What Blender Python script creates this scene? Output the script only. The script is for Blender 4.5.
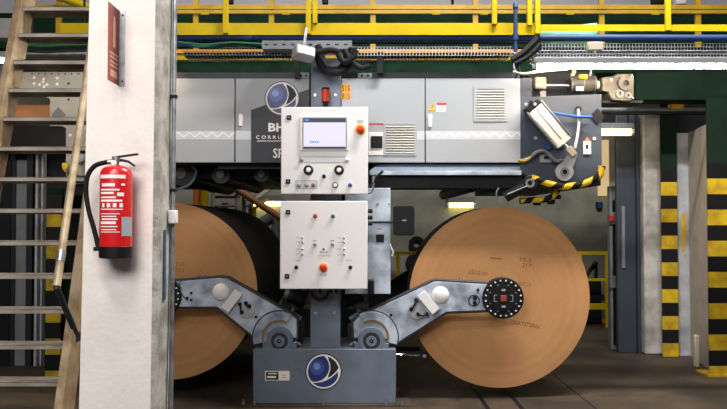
import bpy, bmesh, math, random
from mathutils import Vector, Matrix
random.seed(7)
PI = math.pi
for o in list(bpy.data.objects):
    bpy.data.objects.remove(o)
SC = bpy.context.scene
COL = SC.collection

# ------------------------------------------------------------------ camera
F = 727.0; CAMZ = 1.5; PITCH = math.atan(17.5 / F)
cam = bpy.data.cameras.new('camera'); camo = bpy.data.objects.new('camera', cam); COL.objects.link(camo)
cam.sensor_width = 36.0; cam.lens = 36.0; cam.clip_start = .05; cam.clip_end = 100
camo.location = (0, 0, CAMZ); camo.rotation_euler = (PI / 2 + PITCH, 0, 0)
SC.camera = camo

# ------------------------------------------------------------------ world, lamps and added fill, exposure
w = bpy.data.worlds.new('hall_ambient'); SC.world = w; w.use_nodes = True
w.node_tree.nodes['Background'].inputs[0].default_value = (.80, .88, 1.0, 1)
w.node_tree.nodes['Background'].inputs[1].default_value = .05
SC.view_settings.view_transform = 'Standard'; SC.view_settings.look = 'None'
SC.view_settings.gamma = 1.0; SC.view_settings.use_curve_mapping = False
SC.view_settings.exposure = 0.62

def area_lamp(name, loc, sx, sy, power, col, target=None):
    l = bpy.data.lights.new(name, 'AREA'); l.shape = 'RECTANGLE'; l.size = sx; l.size_y = sy
    l.energy = power; l.color = col
    o = bpy.data.objects.new(name, l); COL.objects.link(o); o.location = loc
    if target: o.rotation_euler = (Vector(target) - Vector(loc)).to_track_quat('-Z', 'Y').to_euler()
    return o
area_lamp('hall_lamp_and_fill', (-1.3, 1.2, 5.2), 1.1, .9, 80, (1, .96, .94))
area_lamp('hall_lamp_and_fill', (-1.9, -.6, 3.9), 2.4, 1.6, 118, (1, .965, .95), (-1.1, 3.6, 1.3))  # large soft fill added to brighten the pillar front
area_lamp('hall_lamp_and_fill', (0.8, -2.6, 5.6), 2.6, 1.0, 80, (.97, .98, 1), (0.3, 4.0, 1.0))
area_lamp('aisle_lamp_row', (1.9, 4.95, 5.6), 3.0, .2, 330, (1, .985, .97))
area_lamp('rear_fill', (-2.2, 10.4, 4.2), .8, .3, 40, (1, .86, .58), (-2.0, 11.3, 3.2))  # warm fill added to brighten the back wall, no fixture there
area_lamp('rear_fill', (2.2, 10.3, 4.3), 2.2, .3, 165, (1, .95, .84), (2.3, 11.3, 3.3))  # fill added for the back wall, tilted away from the rolls
area_lamp('rear_fill', (0, 7.3, 6.3), 8, .4, 90, (1, .95, .92), (0, 9.5, 3.9))  # fill added overhead to brighten the rear rails and upper wall

# ------------------------------------------------------------------ pixel -> direction helper
CP, SP = math.cos(PITCH), math.sin(PITCH)
def P(px, py, Y):
    v = 204.5 - py
    yy = F * CP - v * SP; zz = F * SP + v * CP
    t = Y / yy
    return Vector(((px - 363.5) * t, Y, CAMZ + zz * t))
def Rc(x0, y0, x1, y1, Y):
    a = P(x0, (y0 + y1) / 2, Y); b = P(x1, (y0 + y1) / 2, Y)
    return a.x, b.x, P(363, y1, Y).z, P(363, y0, Y).z
def S(n, Y): return n * Y / F          # n pixels at depth Y in metres

# ------------------------------------------------------------------ materials
def lin(c):
    return tuple(((v / 255) / 12.92 if v / 255 <= .04045 else ((v / 255 + .055) / 1.055) ** 2.4) for v in c) + (1,)
MATS = {}
def mat(name, rgb, rough=.5, metal=0., var=.12, scale=6., bump=0., bscale=60., rgb2=None, spec=.5, stretch=None, detail=6):
    m = bpy.data.materials.new(name); m.use_nodes = True; nt = m.node_tree; N = nt.nodes; L = nt.links
    b = N['Principled BSDF']; b.inputs['Roughness'].default_value = rough; b.inputs['Metallic'].default_value = metal
    b.inputs['Specular IOR Level'].default_value = spec
    tc = N.new('ShaderNodeTexCoord'); mp = N.new('ShaderNodeMapping'); L.new(tc.outputs['Object'], mp.inputs[0])
    if stretch: mp.inputs['Scale'].default_value = stretch
    n = N.new('ShaderNodeTexNoise'); n.inputs['Scale'].default_value = scale; n.inputs['Detail'].default_value = detail
    L.new(mp.outputs[0], n.inputs['Vector'])
    r = N.new('ShaderNodeValToRGB'); L.new(n.outputs['Fac'], r.inputs[0])
    c = lin(rgb)
    c2 = lin(rgb2) if rgb2 else tuple(max(0, v * (1 - 2 * var)) for v in c[:3]) + (1,)
    r.color_ramp.elements[0].position = .32; r.color_ramp.elements[0].color = c2
    r.color_ramp.elements[1].position = .62; r.color_ramp.elements[1].color = c
    L.new(r.outputs[0], b.inputs['Base Color'])
    mr = N.new('ShaderNodeMapRange'); L.new(n.outputs['Fac'], mr.inputs[0])
    mr.inputs[3].default_value = min(1, rough + .08); mr.inputs[4].default_value = max(.03, rough - .08)
    L.new(mr.outputs[0], b.inputs['Roughness'])
    if bump:
        n2 = N.new('ShaderNodeTexNoise'); n2.inputs['Scale'].default_value = bscale; n2.inputs['Detail'].default_value = 5
        L.new(mp.outputs[0], n2.inputs['Vector'])
        bp = N.new('ShaderNodeBump'); bp.inputs['Strength'].default_value = bump; bp.inputs['Distance'].default_value = .01
        L.new(n2.outputs['Fac'], bp.inputs['Height']); L.new(bp.outputs[0], b.inputs['Normal'])
    MATS[name] = m
    return m
def glow(name, rgb, strength):
    m = bpy.data.materials.new(name); m.use_nodes = True
    b = m.node_tree.nodes['Principled BSDF']; b.inputs['Base Color'].default_value = lin(rgb) if strength > 1 or name == 'beacon_orange' else lin(tuple(v * .45 for v in rgb))
    b.inputs['Emission Color'].default_value = lin(rgb); b.inputs['Emission Strength'].default_value = strength
    MATS[name] = m
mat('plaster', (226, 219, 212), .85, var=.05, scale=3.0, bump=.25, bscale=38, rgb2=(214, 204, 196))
mat('plaster_shaded', (176, 172, 164), .9, var=.1, scale=9, bump=.5, bscale=45, rgb2=(120, 116, 108))  # right side of the pillar, its shade put into a darker plaster colour
mat('old_concrete', (176, 172, 166), .9, scale=5, bump=.4, bscale=40, rgb2=(128, 124, 118))
mat('beige_sheet', (172, 160, 148), .7, scale=4, var=.1)
mat('white_sheet', (170, 172, 176), .6, scale=5, rgb2=(130, 132, 136))
mat('cabinet', (160, 163, 166), .6, var=.02, scale=2)
mat('cabinet_seam', (60, 60, 62), .6, var=.02)
mat('panel_white', (224, 221, 218), .45, var=.02, scale=3)
mat('band', (194, 196, 199), .45, var=.02)
mat('wave', (222, 223, 225), .5, var=.01)
mat('navy_print', (30, 34, 43), .5, var=.05)
mat('machine_paint', (102, 112, 127), .42, var=.12, scale=5, bump=.06, bscale=90)
mat('plate_paint', (58, 65, 78), .5, var=.05, scale=5)
mat('machine_dark', (26, 30, 38), .5, var=.1, spec=.4)
mat('frame_dark', (9, 10, 14), .6, var=.1, spec=.3)
mat('arm_face', (184, 192, 205), .45, metal=.05, scale=7, bump=.05, bscale=40, rgb2=(104, 112, 126))
mat('cast_metal', (96, 92, 84), .55, metal=.3, scale=9, rgb2=(58, 55, 50))
mat('arm_rim', (40, 44, 52), .5)
mat('steel', (170, 172, 176), .33, metal=.85, var=.08, scale=12)
mat('bright_steel', (215, 217, 220), .25, metal=.9, var=.05)
mat('galvanised', (165, 168, 172), .45, metal=.7, scale=14, rgb2=(115, 118, 122))
mat('zinc_sheet', (186, 196, 206), .4, metal=.1, scale=8, rgb2=(140, 150, 163))
mat('aluminium', (232, 230, 222), .35, metal=.1, var=.05)
mat('black', (10, 10, 12), .55, var=.1, spec=.3)
mat('rubber', (13, 13, 15), .75, var=.1, spec=.3)
mat('kraft_side_shaded', (40, 28, 20), .9, var=.1)  # brown paper painted nearly black, shadow on the roll's side put into colour
mat('yellow', (186, 160, 6), .55, scale=3, rgb2=(170, 142, 6), spec=.15)
mat('yellow_dim', (190, 152, 14), .55, scale=4, rgb2=(166, 128, 14))
mat('stripe_yellow', (186, 156, 24), .6, scale=8, rgb2=(140, 112, 20), spec=.3)
mat('hose_yellow', (226, 184, 30), .5, var=.05)
mat('blue', (10, 48, 96), .6, scale=5, var=.15)
mat('blue_tube', (20, 74, 128), .4, var=.05)
mat('green', (16, 48, 30), .8, scale=4, rgb2=(10, 32, 21), spec=.15)
mat('green_dark', (14, 36, 21), .75, scale=4, rgb2=(9, 24, 15), spec=.15)
mat('green_cable', (40, 110, 70), .5, var=.1)
mat('red', (196, 22, 26), .28, var=.04, spec=.6)
mat('red_button', (200, 34, 22), .4, var=.03)
mat('orange', (222, 112, 24), .5, var=.05)
mat('orange_yellow', (236, 160, 20), .5, var=.03)
mat('print_white', (236, 228, 222), .6, var=.02)
mat('print_red', (190, 40, 44), .6, var=.03)
mat('print_black', (18, 18, 20), .6, var=.03)
mat('print_brown', (122, 84, 54), .9, var=.1)
mat('sign_red', (150, 66, 54), .6, scale=8, rgb2=(128, 52, 44))
mat('sign_print', (212, 160, 132), .6, var=.05)
mat('grey_label', (150, 156, 160), .6, var=.05)
mat('blue_ball', (30, 48, 108), .4, var=.03)
mat('blue_mid', (58, 82, 150), .4, var=.03)
mat('blue_light', (118, 138, 200), .4, var=.03)
mat('blue_swoosh', (34, 56, 112), .4, var=.05)
mat('grey_plastic', (150, 150, 150), .5, var=.05)
mat('beige_plastic', (176, 166, 146), .5, var=.04)
mat('stair_paint', (148, 127, 96), .55, scale=10, bump=.1, bscale=60, rgb2=(108, 86, 58))
mat('tread_metal', (164, 156, 146), .5, metal=.15, scale=14, rgb2=(112, 98, 82), stretch=(.25, 1, 1))
mat('handrail', (176, 158, 128), .5, metal=.2, scale=12, rgb2=(138, 118, 90))
mat('wall_paint', (142, 140, 124), .8, scale=2.5, rgb2=(120, 119, 106))
mat('wall_upper', (196, 192, 202), .8, scale=1.5, var=.05)
mat('ceiling_paint', (150, 150, 152), .9, var=.05)
mat('door_steel', (46, 54, 64), .55, scale=3)
mat('frame_grey', (112, 116, 118), .55, scale=5)
mat('panel_beige', (164, 160, 148), .55, scale=4, var=.06)
mat('blue_strip', (44, 74, 104), .6, var=.1)
mat('copper', (176, 118, 70), .5, var=.08)
mat('brass', (140, 112, 66), .5, var=.1)
glow('tube_light', (255, 234, 204), 75.0)
glow('tube_light_left', (255, 226, 186), 45.0)
glow('tube_light_warm', (255, 232, 140), 6.0)
glow('window_glow', (240, 205, 150), .45)
glow('screen_glow', (222, 218, 236), .62)
glow('screen_bar', (50, 62, 84), .35)
glow('screen_blue', (70, 130, 200), .7)
glow('beacon_orange', (190, 52, 16), .03)

# kraft paper end of a wound roll: fine concentric winding lines
def kraft_end():
    m = bpy.data.materials.new('kraft_end'); m.use_nodes = True; nt = m.node_tree; N = nt.nodes; L = nt.links
    b = N['Principled BSDF']; b.inputs['Roughness'].default_value = .85; b.inputs['Specular IOR Level'].default_value = .2
    tc = N.new('ShaderNodeTexCoord')
    sx = N.new('ShaderNodeSeparateXYZ'); L.new(tc.outputs['Object'], sx.inputs[0])
    cx = N.new('ShaderNodeCombineXYZ'); L.new(sx.outputs[0], cx.inputs[0]); L.new(sx.outputs[2], cx.inputs[1])
    le = N.new('ShaderNodeVectorMath'); le.operation = 'LENGTH'; L.new(cx.outputs[0], le.inputs[0])
    n = N.new('ShaderNodeTexNoise'); n.noise_dimensions = '1D'; n.inputs['Scale'].default_value = 22; n.inputs['Detail'].default_value = 8
    L.new(le.outputs['Value'], n.inputs['W'])
    n2 = N.new('ShaderNodeTexNoise'); n2.inputs['Scale'].default_value = 2.2; n2.inputs['Detail'].default_value = 3
    L.new(tc.outputs['Object'], n2.inputs['Vector'])
    mx = N.new('ShaderNodeMath'); mx.operation = 'ADD'
    m1 = N.new('ShaderNodeMath'); m1.operation = 'MULTIPLY'; m1.inputs[1].default_value = .22; L.new(n.outputs['Fac'], m1.inputs[0])
    m2 = N.new('ShaderNodeMath'); m2.operation = 'MULTIPLY'; m2.inputs[1].default_value = .78; L.new(n2.outputs['Fac'], m2.inputs[0])
    L.new(m1.outputs[0], mx.inputs[0]); L.new(m2.outputs[0], mx.inputs[1])
    r = N.new('ShaderNodeValToRGB'); L.new(mx.outputs[0], r.inputs[0])
    r.color_ramp.elements[0].position = .3; r.color_ramp.elements[0].color = lin((162, 117, 76))
    r.color_ramp.elements[1].position = .7; r.color_ramp.elements[1].color = lin((186, 138, 92))
    L.new(r.outputs[0], b.inputs['Base Color']); MATS['kraft_end'] = m
kraft_end()

def floor_mat():
    m = bpy.data.materials.new('concrete_floor'); m.use_nodes = True; nt = m.node_tree; N = nt.nodes; L = nt.links
    b = N['Principled BSDF']
    tc = N.new('ShaderNodeTexCoord')
    n1 = N.new('ShaderNodeTexNoise'); n1.inputs['Scale'].default_value = .9; n1.inputs['Detail'].default_value = 8; n1.inputs['Roughness'].default_value = .65
    n2 = N.new('ShaderNodeTexNoise'); n2.inputs['Scale'].default_value = 7; n2.inputs['Detail'].default_value = 8
    for n in (n1, n2): L.new(tc.outputs['Object'], n.inputs['Vector'])
    r1 = N.new('ShaderNodeValToRGB'); L.new(n1.outputs['Fac'], r1.inputs[0])
    e = r1.color_ramp.elements
    e[0].position = .34; e[0].color = lin((30, 25, 20)); e[1].position = .62; e[1].color = lin((76, 62, 47))
    r2 = N.new('ShaderNodeValToRGB'); L.new(n2.outputs['Fac'], r2.inputs[0])
    r2.color_ramp.elements[0].position = .35; r2.color_ramp.elements[0].color = (.72, .72, .72, 1)
    r2.color_ramp.elements[1].position = .6; r2.color_ramp.elements[1].color = (1, 1, 1, 1)
    mx = N.new('ShaderNodeMix'); mx.data_type = 'RGBA'; mx.blend_type = 'MULTIPLY'; mx.inputs[0].default_value = 1
    L.new(r1.outputs[0], mx.inputs[6]); L.new(r2.outputs[0], mx.inputs[7]); L.new(mx.outputs[2], b.inputs['Base Color'])
    b.inputs['Roughness'].default_value = .6
    bp = N.new('ShaderNodeBump'); bp.inputs['Strength'].default_value = .15; bp.inputs['Distance'].default_value = .01
    L.new(n2.outputs['Fac'], bp.inputs['Height']); L.new(bp.outputs[0], b.inputs['Normal'])
    MATS['concrete_floor'] = m
floor_mat()

# ------------------------------------------------------------------ mesh builder
ORIGIN = {}
class MB:
    def __init__(s): s.v = []; s.f = []; s.mi = []
    def _add(s, vs, fs, mi=0):
        k = len(s.v); s.v += [Vector(q) for q in vs]; s.f += [tuple(i + k for i in f) for f in fs]
        s.mi += [mi] * len(fs) if isinstance(mi, int) else mi
        return s
    def box(s, x0, x1, y0, y1, z0, z1, mi=0, M=None):
        vs = [Vector(q) for q in ((x0, y0, z0), (x1, y0, z0), (x1, y1, z0), (x0, y1, z0), (x0, y0, z1), (x1, y0, z1), (x1, y1, z1), (x0, y1, z1))]
        if M: vs = [M @ q for q in vs]
        return s._add(vs, [(0, 3, 2, 1), (4, 5, 6, 7), (0, 1, 5, 4), (1, 2, 6, 5), (2, 3, 7, 6), (3, 0, 4, 7)], mi)
    def prism(s, pts, y0, y1, mi=0):
        """polygon of (x, z) pushed from depth y0 to y1"""
        n = len(pts); a = sum(pts[i][0] * pts[(i + 1) % n][1] - pts[(i + 1) % n][0] * pts[i][1] for i in range(n))
        if a < 0: pts = pts[::-1]
        vs = [(p[0], y0, p[1]) for p in pts] + [(p[0], y1, p[1]) for p in pts]
        fs = [tuple(range(n)), tuple(range(2 * n - 1, n - 1, -1))] + [((i + 1) % n, i, n + i, n + (i + 1) % n) for i in range(n)]
        return s._add(vs, fs, mi)
    def tube(s, pts, r, n=10, mi=None, caps=True):
        pts = [Vector(p) for p in pts]; k = len(pts); rs = r if isinstance(r, (list, tuple)) else [r] * k
        t0 = (pts[1] - pts[0]).normalized()
        u = t0.orthogonal().normalized(); vs = []; fs = []; ms = []
        for i in range(k):
            t = ((pts[min(i + 1, k - 1)] - pts[max(i - 1, 0)])).normalized()
            u = (u - t * u.dot(t)); u = u.normalized() if u.length > 1e-6 else t.orthogonal().normalized()
            b = t.cross(u)
            vs += [pts[i] + (u * math.cos(2 * PI * j / n) + b * math.sin(2 * PI * j / n)) * rs[i] for j in range(n)]
        for i in range(k - 1):
            for j in range(n):
                fs.append((i * n + j, i * n + (j + 1) % n, (i + 1) * n + (j + 1) % n, (i + 1) * n + j)); ms.append(mi(i, j) if mi else 0)
        if caps:
            fs += [tuple(range(n - 1, -1, -1)), tuple((k - 1) * n + j for j in range(n))]; ms += [0, 0]
        return s._add(vs, fs, ms)
    def cyl(s, a, b, r, n=20, r2=None): return s.tube([a, b], [r, r if r2 is None else r2], n)
    def lathe(s, c, prof, n=28, axis='z'):
        """prof: list of (radius, height) along the axis"""
        vs = []; fs = []; k = len(prof); c = Vector(c)
        for (r, h) in prof:
            for j in range(n):
                a = 2 * PI * j / n
                if axis == 'z': q = (r * math.cos(a), r * math.sin(a), h)
                elif axis == 'y': q = (r * math.cos(a), -h, r * math.sin(a))
                else: q = (h, r * math.cos(a), r * math.sin(a))
                vs.append(c + Vector(q))
        for i in range(k - 1):
            for j in range(n): fs.append((i * n + j, i * n + (j + 1) % n, (i + 1) * n + (j + 1) % n, (i + 1) * n + j))
        fs += [tuple(range(n - 1, -1, -1)), tuple((k - 1) * n + j for j in range(n))]
        return s._add(vs, fs)
    def ring(s, c, r0, r1, y0, y1, a0=0, a1=2 * PI, n=32, mi=0):
        """flat ring (or arc) in the x-z plane, r0..r1, depth y0..y1"""
        full = abs(a1 - a0 - 2 * PI) < 1e-6; vs = []; fs = []; k = n if full else n + 1
        for i in range(k):
            a = a0 + (a1 - a0) * i / n; ca, sa = math.cos(a), math.sin(a)
            vs += [(c[0] + r0 * ca, y0, c[1] + r0 * sa), (c[0] + r1 * ca, y0, c[1] + r1 * sa), (c[0] + r1 * ca, y1, c[1] + r1 * sa), (c[0] + r0 * ca, y1, c[1] + r0 * sa)]
        for i in range(n):
            p, q = 4 * i, 4 * ((i + 1) % k)
            fs += [(p, p + 1, q + 1, q), (p + 1, p + 2, q + 2, q + 1), (p + 2, p + 3, q + 3, q + 2), (p + 3, p, q, q + 3)]
        if not full: fs += [(0, 3, 2, 1), (4 * n, 4 * n + 1, 4 * n + 2, 4 * n + 3)]
        return s._add(vs, fs, mi)
    def disc(s, px, py, rpx, Y, th=.01, n=24, r=None):
        c = P(px, py, Y); r = r or S(rpx, Y); return s.cyl(c, c + Vector((0, th, 0)), r, n)
    def rect(s, x0, y0, x1, y1, Y, th):
        a, b, c, d = Rc(x0, y0, x1, y1, Y); return s.box(a, b, Y, Y + th, c, d)
    def poly(s, pts, Y, th): return s.prism([(P(x, y, Y).x, P(x, y, Y).z) for x, y in pts], Y, Y + th)
    def build(s, name, m, parent=None, bevel=0, smooth=True, label=None, cat=None, group=None, kind=None, ang=35):
        me = bpy.data.meshes.new(name); o = bpy.data.objects.new(name, me); COL.objects.link(o)
        if parent is not None: org = ORIGIN[parent.name]; o.parent = parent
        else:
            xs = [q.x for q in s.v]; ys = [q.y for q in s.v]; zs = [q.z for q in s.v]
            org = Vector(((min(xs) + max(xs)) / 2, (min(ys) + max(ys)) / 2, min(zs))); o.location = org
        ORIGIN[o.name] = org
        me.from_pydata([q - org for q in s.v], [], s.f)
        for mm in (m if isinstance(m, (list, tuple)) else [m]): me.materials.append(MATS[mm])
        me.polygons.foreach_set('material_index', s.mi)
        bm = bmesh.new(); bm.from_mesh(me); bmesh.ops.recalc_face_normals(bm, faces=bm.faces); bm.to_mesh(me); bm.free()
        if smooth:
            me.polygons.foreach_set('use_smooth', [True] * len(me.polygons)); me.set_sharp_from_angle(angle=math.radians(ang))
        me.update()
        if bevel:
            bv = o.modifiers.new('bevel', 'BEVEL'); bv.width = bevel; bv.segments = 2; bv.limit_method = 'ANGLE'; bv.angle_limit = math.radians(40)
        if label: o['label'] = label
        if cat: o['category'] = cat
        if group: o['group'] = group
        if kind: o['kind'] = kind
        return o
def thing(name, loc, label, cat, group=None):
    o = bpy.data.objects.new(name, None); COL.objects.link(o); o.location = loc; o.empty_display_size = .1
    ORIGIN[o.name] = Vector(loc); o['label'] = label; o['category'] = cat
    if group: o['group'] = group
    return o
def inst(o, d, parent=None):
    """a copy of a part that shares its mesh, moved by d"""
    c = o.copy(); COL.objects.link(c); c.parent = parent or o.parent; c.location = o.location + Vector(d)
    ORIGIN[c.name] = ORIGIN[o.name]
    return c
def copy_tree(o, d, parent=None):
    c = o.copy(); COL.objects.link(c); c.parent = parent
    if parent is None: c.location = o.location + Vector(d)
    for ch in [q for q in bpy.data.objects if q.parent == o]: copy_tree(ch, d, c)
    return c
def text(s, px, py, Y, hpx, parent, m, name='lettering', width=None, rot=0, bold=0, th=.0008, label=None):
    """flat printed lettering facing the front, left edge at px, base line at py, capitals hpx tall; width = total px"""
    cu = bpy.data.curves.new(name, 'FONT'); cu.body = s; cu.size = 1; cu.extrude = 0; cu.offset = bold; cu.resolution_u = 2
    t = bpy.data.objects.new(name, cu); me0 = bpy.data.meshes.new_from_object(t)
    vs = [v.co.copy() for v in me0.vertices]; fs = [tuple(p.vertices) for p in me0.polygons]
    bpy.data.objects.remove(t); bpy.data.curves.remove(cu); bpy.data.meshes.remove(me0)
    x0 = min(v.x for v in vs); x1 = max(v.x for v in vs); z1 = .7
    k = S(hpx, Y) / z1; kx = S(width, Y) / (x1 - x0) if width else k
    o = P(px, py, Y); b = MB(); c, sn = math.cos(rot), math.sin(rot)
    pts = []
    for v in vs:
        a, e = (v.x - x0) * kx, v.y * k
        pts.append((o.x + a * c - e * sn, Y, o.z + a * sn + e * c))
    b._add(pts, fs)
    ob = b.build(name, m, parent, smooth=False)
    if label: ob['label'] = label
    return ob
def path(pts, n=6):
    """smooth curve through the points"""
    pts = [Vector(p) for p in pts]; out = []
    for i in range(len(pts) - 1):
        p0 = pts[max(i - 1, 0)]; p1 = pts[i]; p2 = pts[i + 1]; p3 = pts[min(i + 2, len(pts) - 1)]
        for k in range(n):
            t = k / n
            out.append(.5 * ((2 * p1) + (p2 - p0) * t + (2 * p0 - 5 * p1 + 4 * p2 - p3) * t * t + (3 * p1 - p0 - 3 * p2 + p3) * t ** 3))
    return out + [pts[-1]]
def pxpath(pts, Y, n=6): return path([P(p[0], p[1], p[2] if len(p) > 2 else Y) for p in pts], n)
def emblem(px, py, rpx, Y, parent):
    """round mark: white ring, blue ball, black crescent, blue swoosh"""
    c = P(px, py, Y); R = S(rpx, Y)
    ring = MB().disc(px, py, rpx, Y, .003, 40).build('emblem_disc', 'print_white', parent)
    rim = MB().ring((c.x, c.z), R * .985, R * 1.06, Y + .0005, Y + .003, n=40).build('emblem_rim', 'navy_print', ring)
    i1 = lambda x, z, d: math.hypot(x + .5, z - .25) < .87 + d
    i2 = lambda x, z, d: math.hypot(x + .55, z - 1.1) < 1.72 + d
    di = lambda x, z: math.hypot(x, z) < .9
    def star(ctr, test, name, m):
        pts = []
        for k in range(72):
            a = 2 * PI * k / 72; t = 0
            while t < 2.2 and test(ctr[0] + t * math.cos(a), ctr[1] + t * math.sin(a)): t += .01
            pts.append((c.x + R * (ctr[0] + t * math.cos(a)), c.z + R * (ctr[1] + t * math.sin(a))))
        MB().prism(pts, Y - .0015, Y).build(name, m, ring)
    star((-.3, .2), lambda x, z: di(x, z) and i1(x, z, -.035) and i2(x, z, -.035), 'ball', 'blue_ball')
    star((.55, .25), lambda x, z: di(x, z) and not i1(x, z, .04) and i2(x, z, -.035), 'crescent', 'print_black')
    for nm, rr, m_, cc in (('ball_tone', .42, 'blue_mid', (-.38, .22)), ('ball_highlight', .2, 'blue_light', (-.4, .3))):
        MB().prism([(c.x + R * (cc[0] + rr * math.cos(2 * PI * k / 32)), c.z + R * (cc[1] + rr * math.sin(2 * PI * k / 32))) for k in range(32)], Y - .0022 - (.0006 if nm == 'ball_highlight' else 0), Y - .0015).build(nm, m_, ring)
    up, lo = [], []
    for k in range(41):
        x = -.62 + 1.46 * k / 40; zl = -math.sqrt(max(0, .9 ** 2 - x * x)); zu = 1.1 - math.sqrt(1.76 ** 2 - (x + .55) ** 2)
        if zu > zl + .005: up.append((c.x + R * x, c.z + R * zu)); lo.append((c.x + R * x, c.z + R * zl))
    MB().prism(lo + up[::-1], Y - .0015, Y).build('swoosh', 'blue_swoosh', ring)
    return ring

# ================================================================== THE SETTING
def struct(name, b, m, **k): return b.build(name, m, kind='structure', **k)
struct('floor', MB().box(-7.5, 7.5, -4, 13, -.2, 0), 'concrete_floor')
wb = struct('wall_back', MB().box(-7.5, 7.5, 11.3, 11.5, 0, 3.6), 'wall_paint')
struct('wall_back_upper', MB().box(-7.5, 7.5, 11.3, 11.5, 3.6, 6.6), 'wall_upper')
struct('wall_left', MB().box(-7.7, -7.5, 3, 11.3, 0, 6.6), 'wall_paint')
struct('wall_right', MB().box(7.5, 7.7, 3, 11.3, 0, 6.6), 'wall_paint')
struct('ceiling', MB().box(-7.5, 7.5, 2.5, 11.5, 6.6, 6.8), 'ceiling_paint')
# two cart rails let into the floor and the joint of the slab
for nm, x, wd, mt in (('trim_1', 1.0, .035, 'black'), ('trim_2', 1.275, .035, 'black')):
    struct(nm, MB().box(x - wd / 2, x + wd / 2, 4.2, 6.9, 0, .003), mt)
struct('trim_3', MB().box(1.86, 1.872, 4.2, 10, 0, .002), 'frame_dark')

# ------------------------------------------------------------------ concrete pillar at the front
YP = 3.6
zb, zt = 0.0, 3.2
def px_at_z(pt, pbm, z):            # pillar edges: pixel x at picture top / bottom, run on to the floor
    z_top, z_bot = P(100, 0, YP).z, P(100, 409, YP).z
    xt, xb = P(pt, 0, YP).x, P(pbm, 409, YP).x
    return xt + (xb - xt) * (z_top - z) / (z_top - z_bot)
def pillar():
    r = thing('pillar', (-1.2, 3.74, 0), 'whitewashed concrete pillar carrying the red fire extinguisher', 'pillar')
    b = MB(); vs = []
    zs = [0, .5, 1, 1.5, 2, 2.5, 3.2]
    yb = 3.84
    for z in zs:
        l, rr = px_at_z(89.5, 79, z), px_at_z(159.5, 154.5, z)
        j = .004 * math.sin(z * 9)
        vs += [(l, YP, z), (rr - .02, YP, z), (rr + j, YP + .02, z), (rr + .006 + j, yb, z), (l, yb, z)]
    fs = []
    for i in range(len(zs) - 1):
        for k in range(5): fs.append((5 * i + k, 5 * i + (k + 1) % 5, 5 * (i + 1) + (k + 1) % 5, 5 * (i + 1) + k))
    fs += [(4, 3, 2, 1, 0), tuple(5 * (len(zs) - 1) + k for k in range(5))]
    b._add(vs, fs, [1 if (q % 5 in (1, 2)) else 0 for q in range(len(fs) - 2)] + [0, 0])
    b.build('shaft', ['plaster', 'plaster_shaded'], r)
    x = px_at_z(159.5, 154.5, 1.3) + .006
    MB().box(x - .005, x + .006, 3.70, 3.735, P(165, 300, 3.72).z, P(165, 230, 3.72).z).build('blue_strip', 'blue_strip', r)
    return r
pillar()
cx = -1.003
o = thing('conduit', (cx, 3.9, 0), 'thin grey conduit with a white junction box running down the pillar side', 'conduit')
MB().cyl((cx - .004, 3.82, 0), (cx + .008, 3.82, 3.2), .011, 10).build('pipe', 'galvanised', o)
zc = P(173, 217, 3.8).z
MB().box(cx - .012, cx + .03, 3.77, 3.82, zc - .035, zc + .035).build('junction_box', 'panel_white', o, bevel=.006)
zc = P(173, 96, 3.8).z
MB().box(cx - .014, cx + .02, 3.805, 3.835, zc - .008, zc + .008).build('pipe_clip', 'black', o)
zc = P(173, 190, 3.8).z
MB().box(cx - .014, cx + .02, 3.805, 3.835, zc - .008, zc + .008).build('pipe_clip', 'black', o)

# flag sign that sticks out from the pillar
sx = P(119.5, 50, YP).x; z0, z1 = P(119, 86, YP).z, P(119, 11, YP).z
o = thing('flag_sign', (sx, 3.6, z0), 'narrow red extinguisher sign standing out from the pillar', 'sign')
MB().box(sx, sx + .028, YP - .003, YP - .0005, z0, z1).build('flange', 'galvanised', o)
pl = MB().box(sx - .003, sx, YP - .158, YP - .0005, z0, z1).build('plate', 'sign_red', o)
b = MB(); xs = sx + .0006; hy = lambda u: YP - .158 + .158 * u; hz = lambda v: z0 + (z1 - z0) * v
def signrect(u0, u1, v0, v1, nm='pictogram'): MB().box(sx, xs, hy(u0), hy(u1), hz(v0), hz(v1)).build(nm, 'sign_print', pl)
signrect(.42, .62, .46, .80, 'bottle_pictogram'); signrect(.46, .58, .80, .87, 'valve_pictogram')
for v in (.36, .31, .25, .20): signrect(.14, .86, v, v + .025, 'text_line')
signrect(.2, .8, .07, .16, 'text_block')
for v in (.06, .94):
    MB().cyl((sx + .016, YP - .006, hz(v)), (sx + .016, YP - .002, hz(v)), .005, 8).build('screw', 'black', o)

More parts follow.
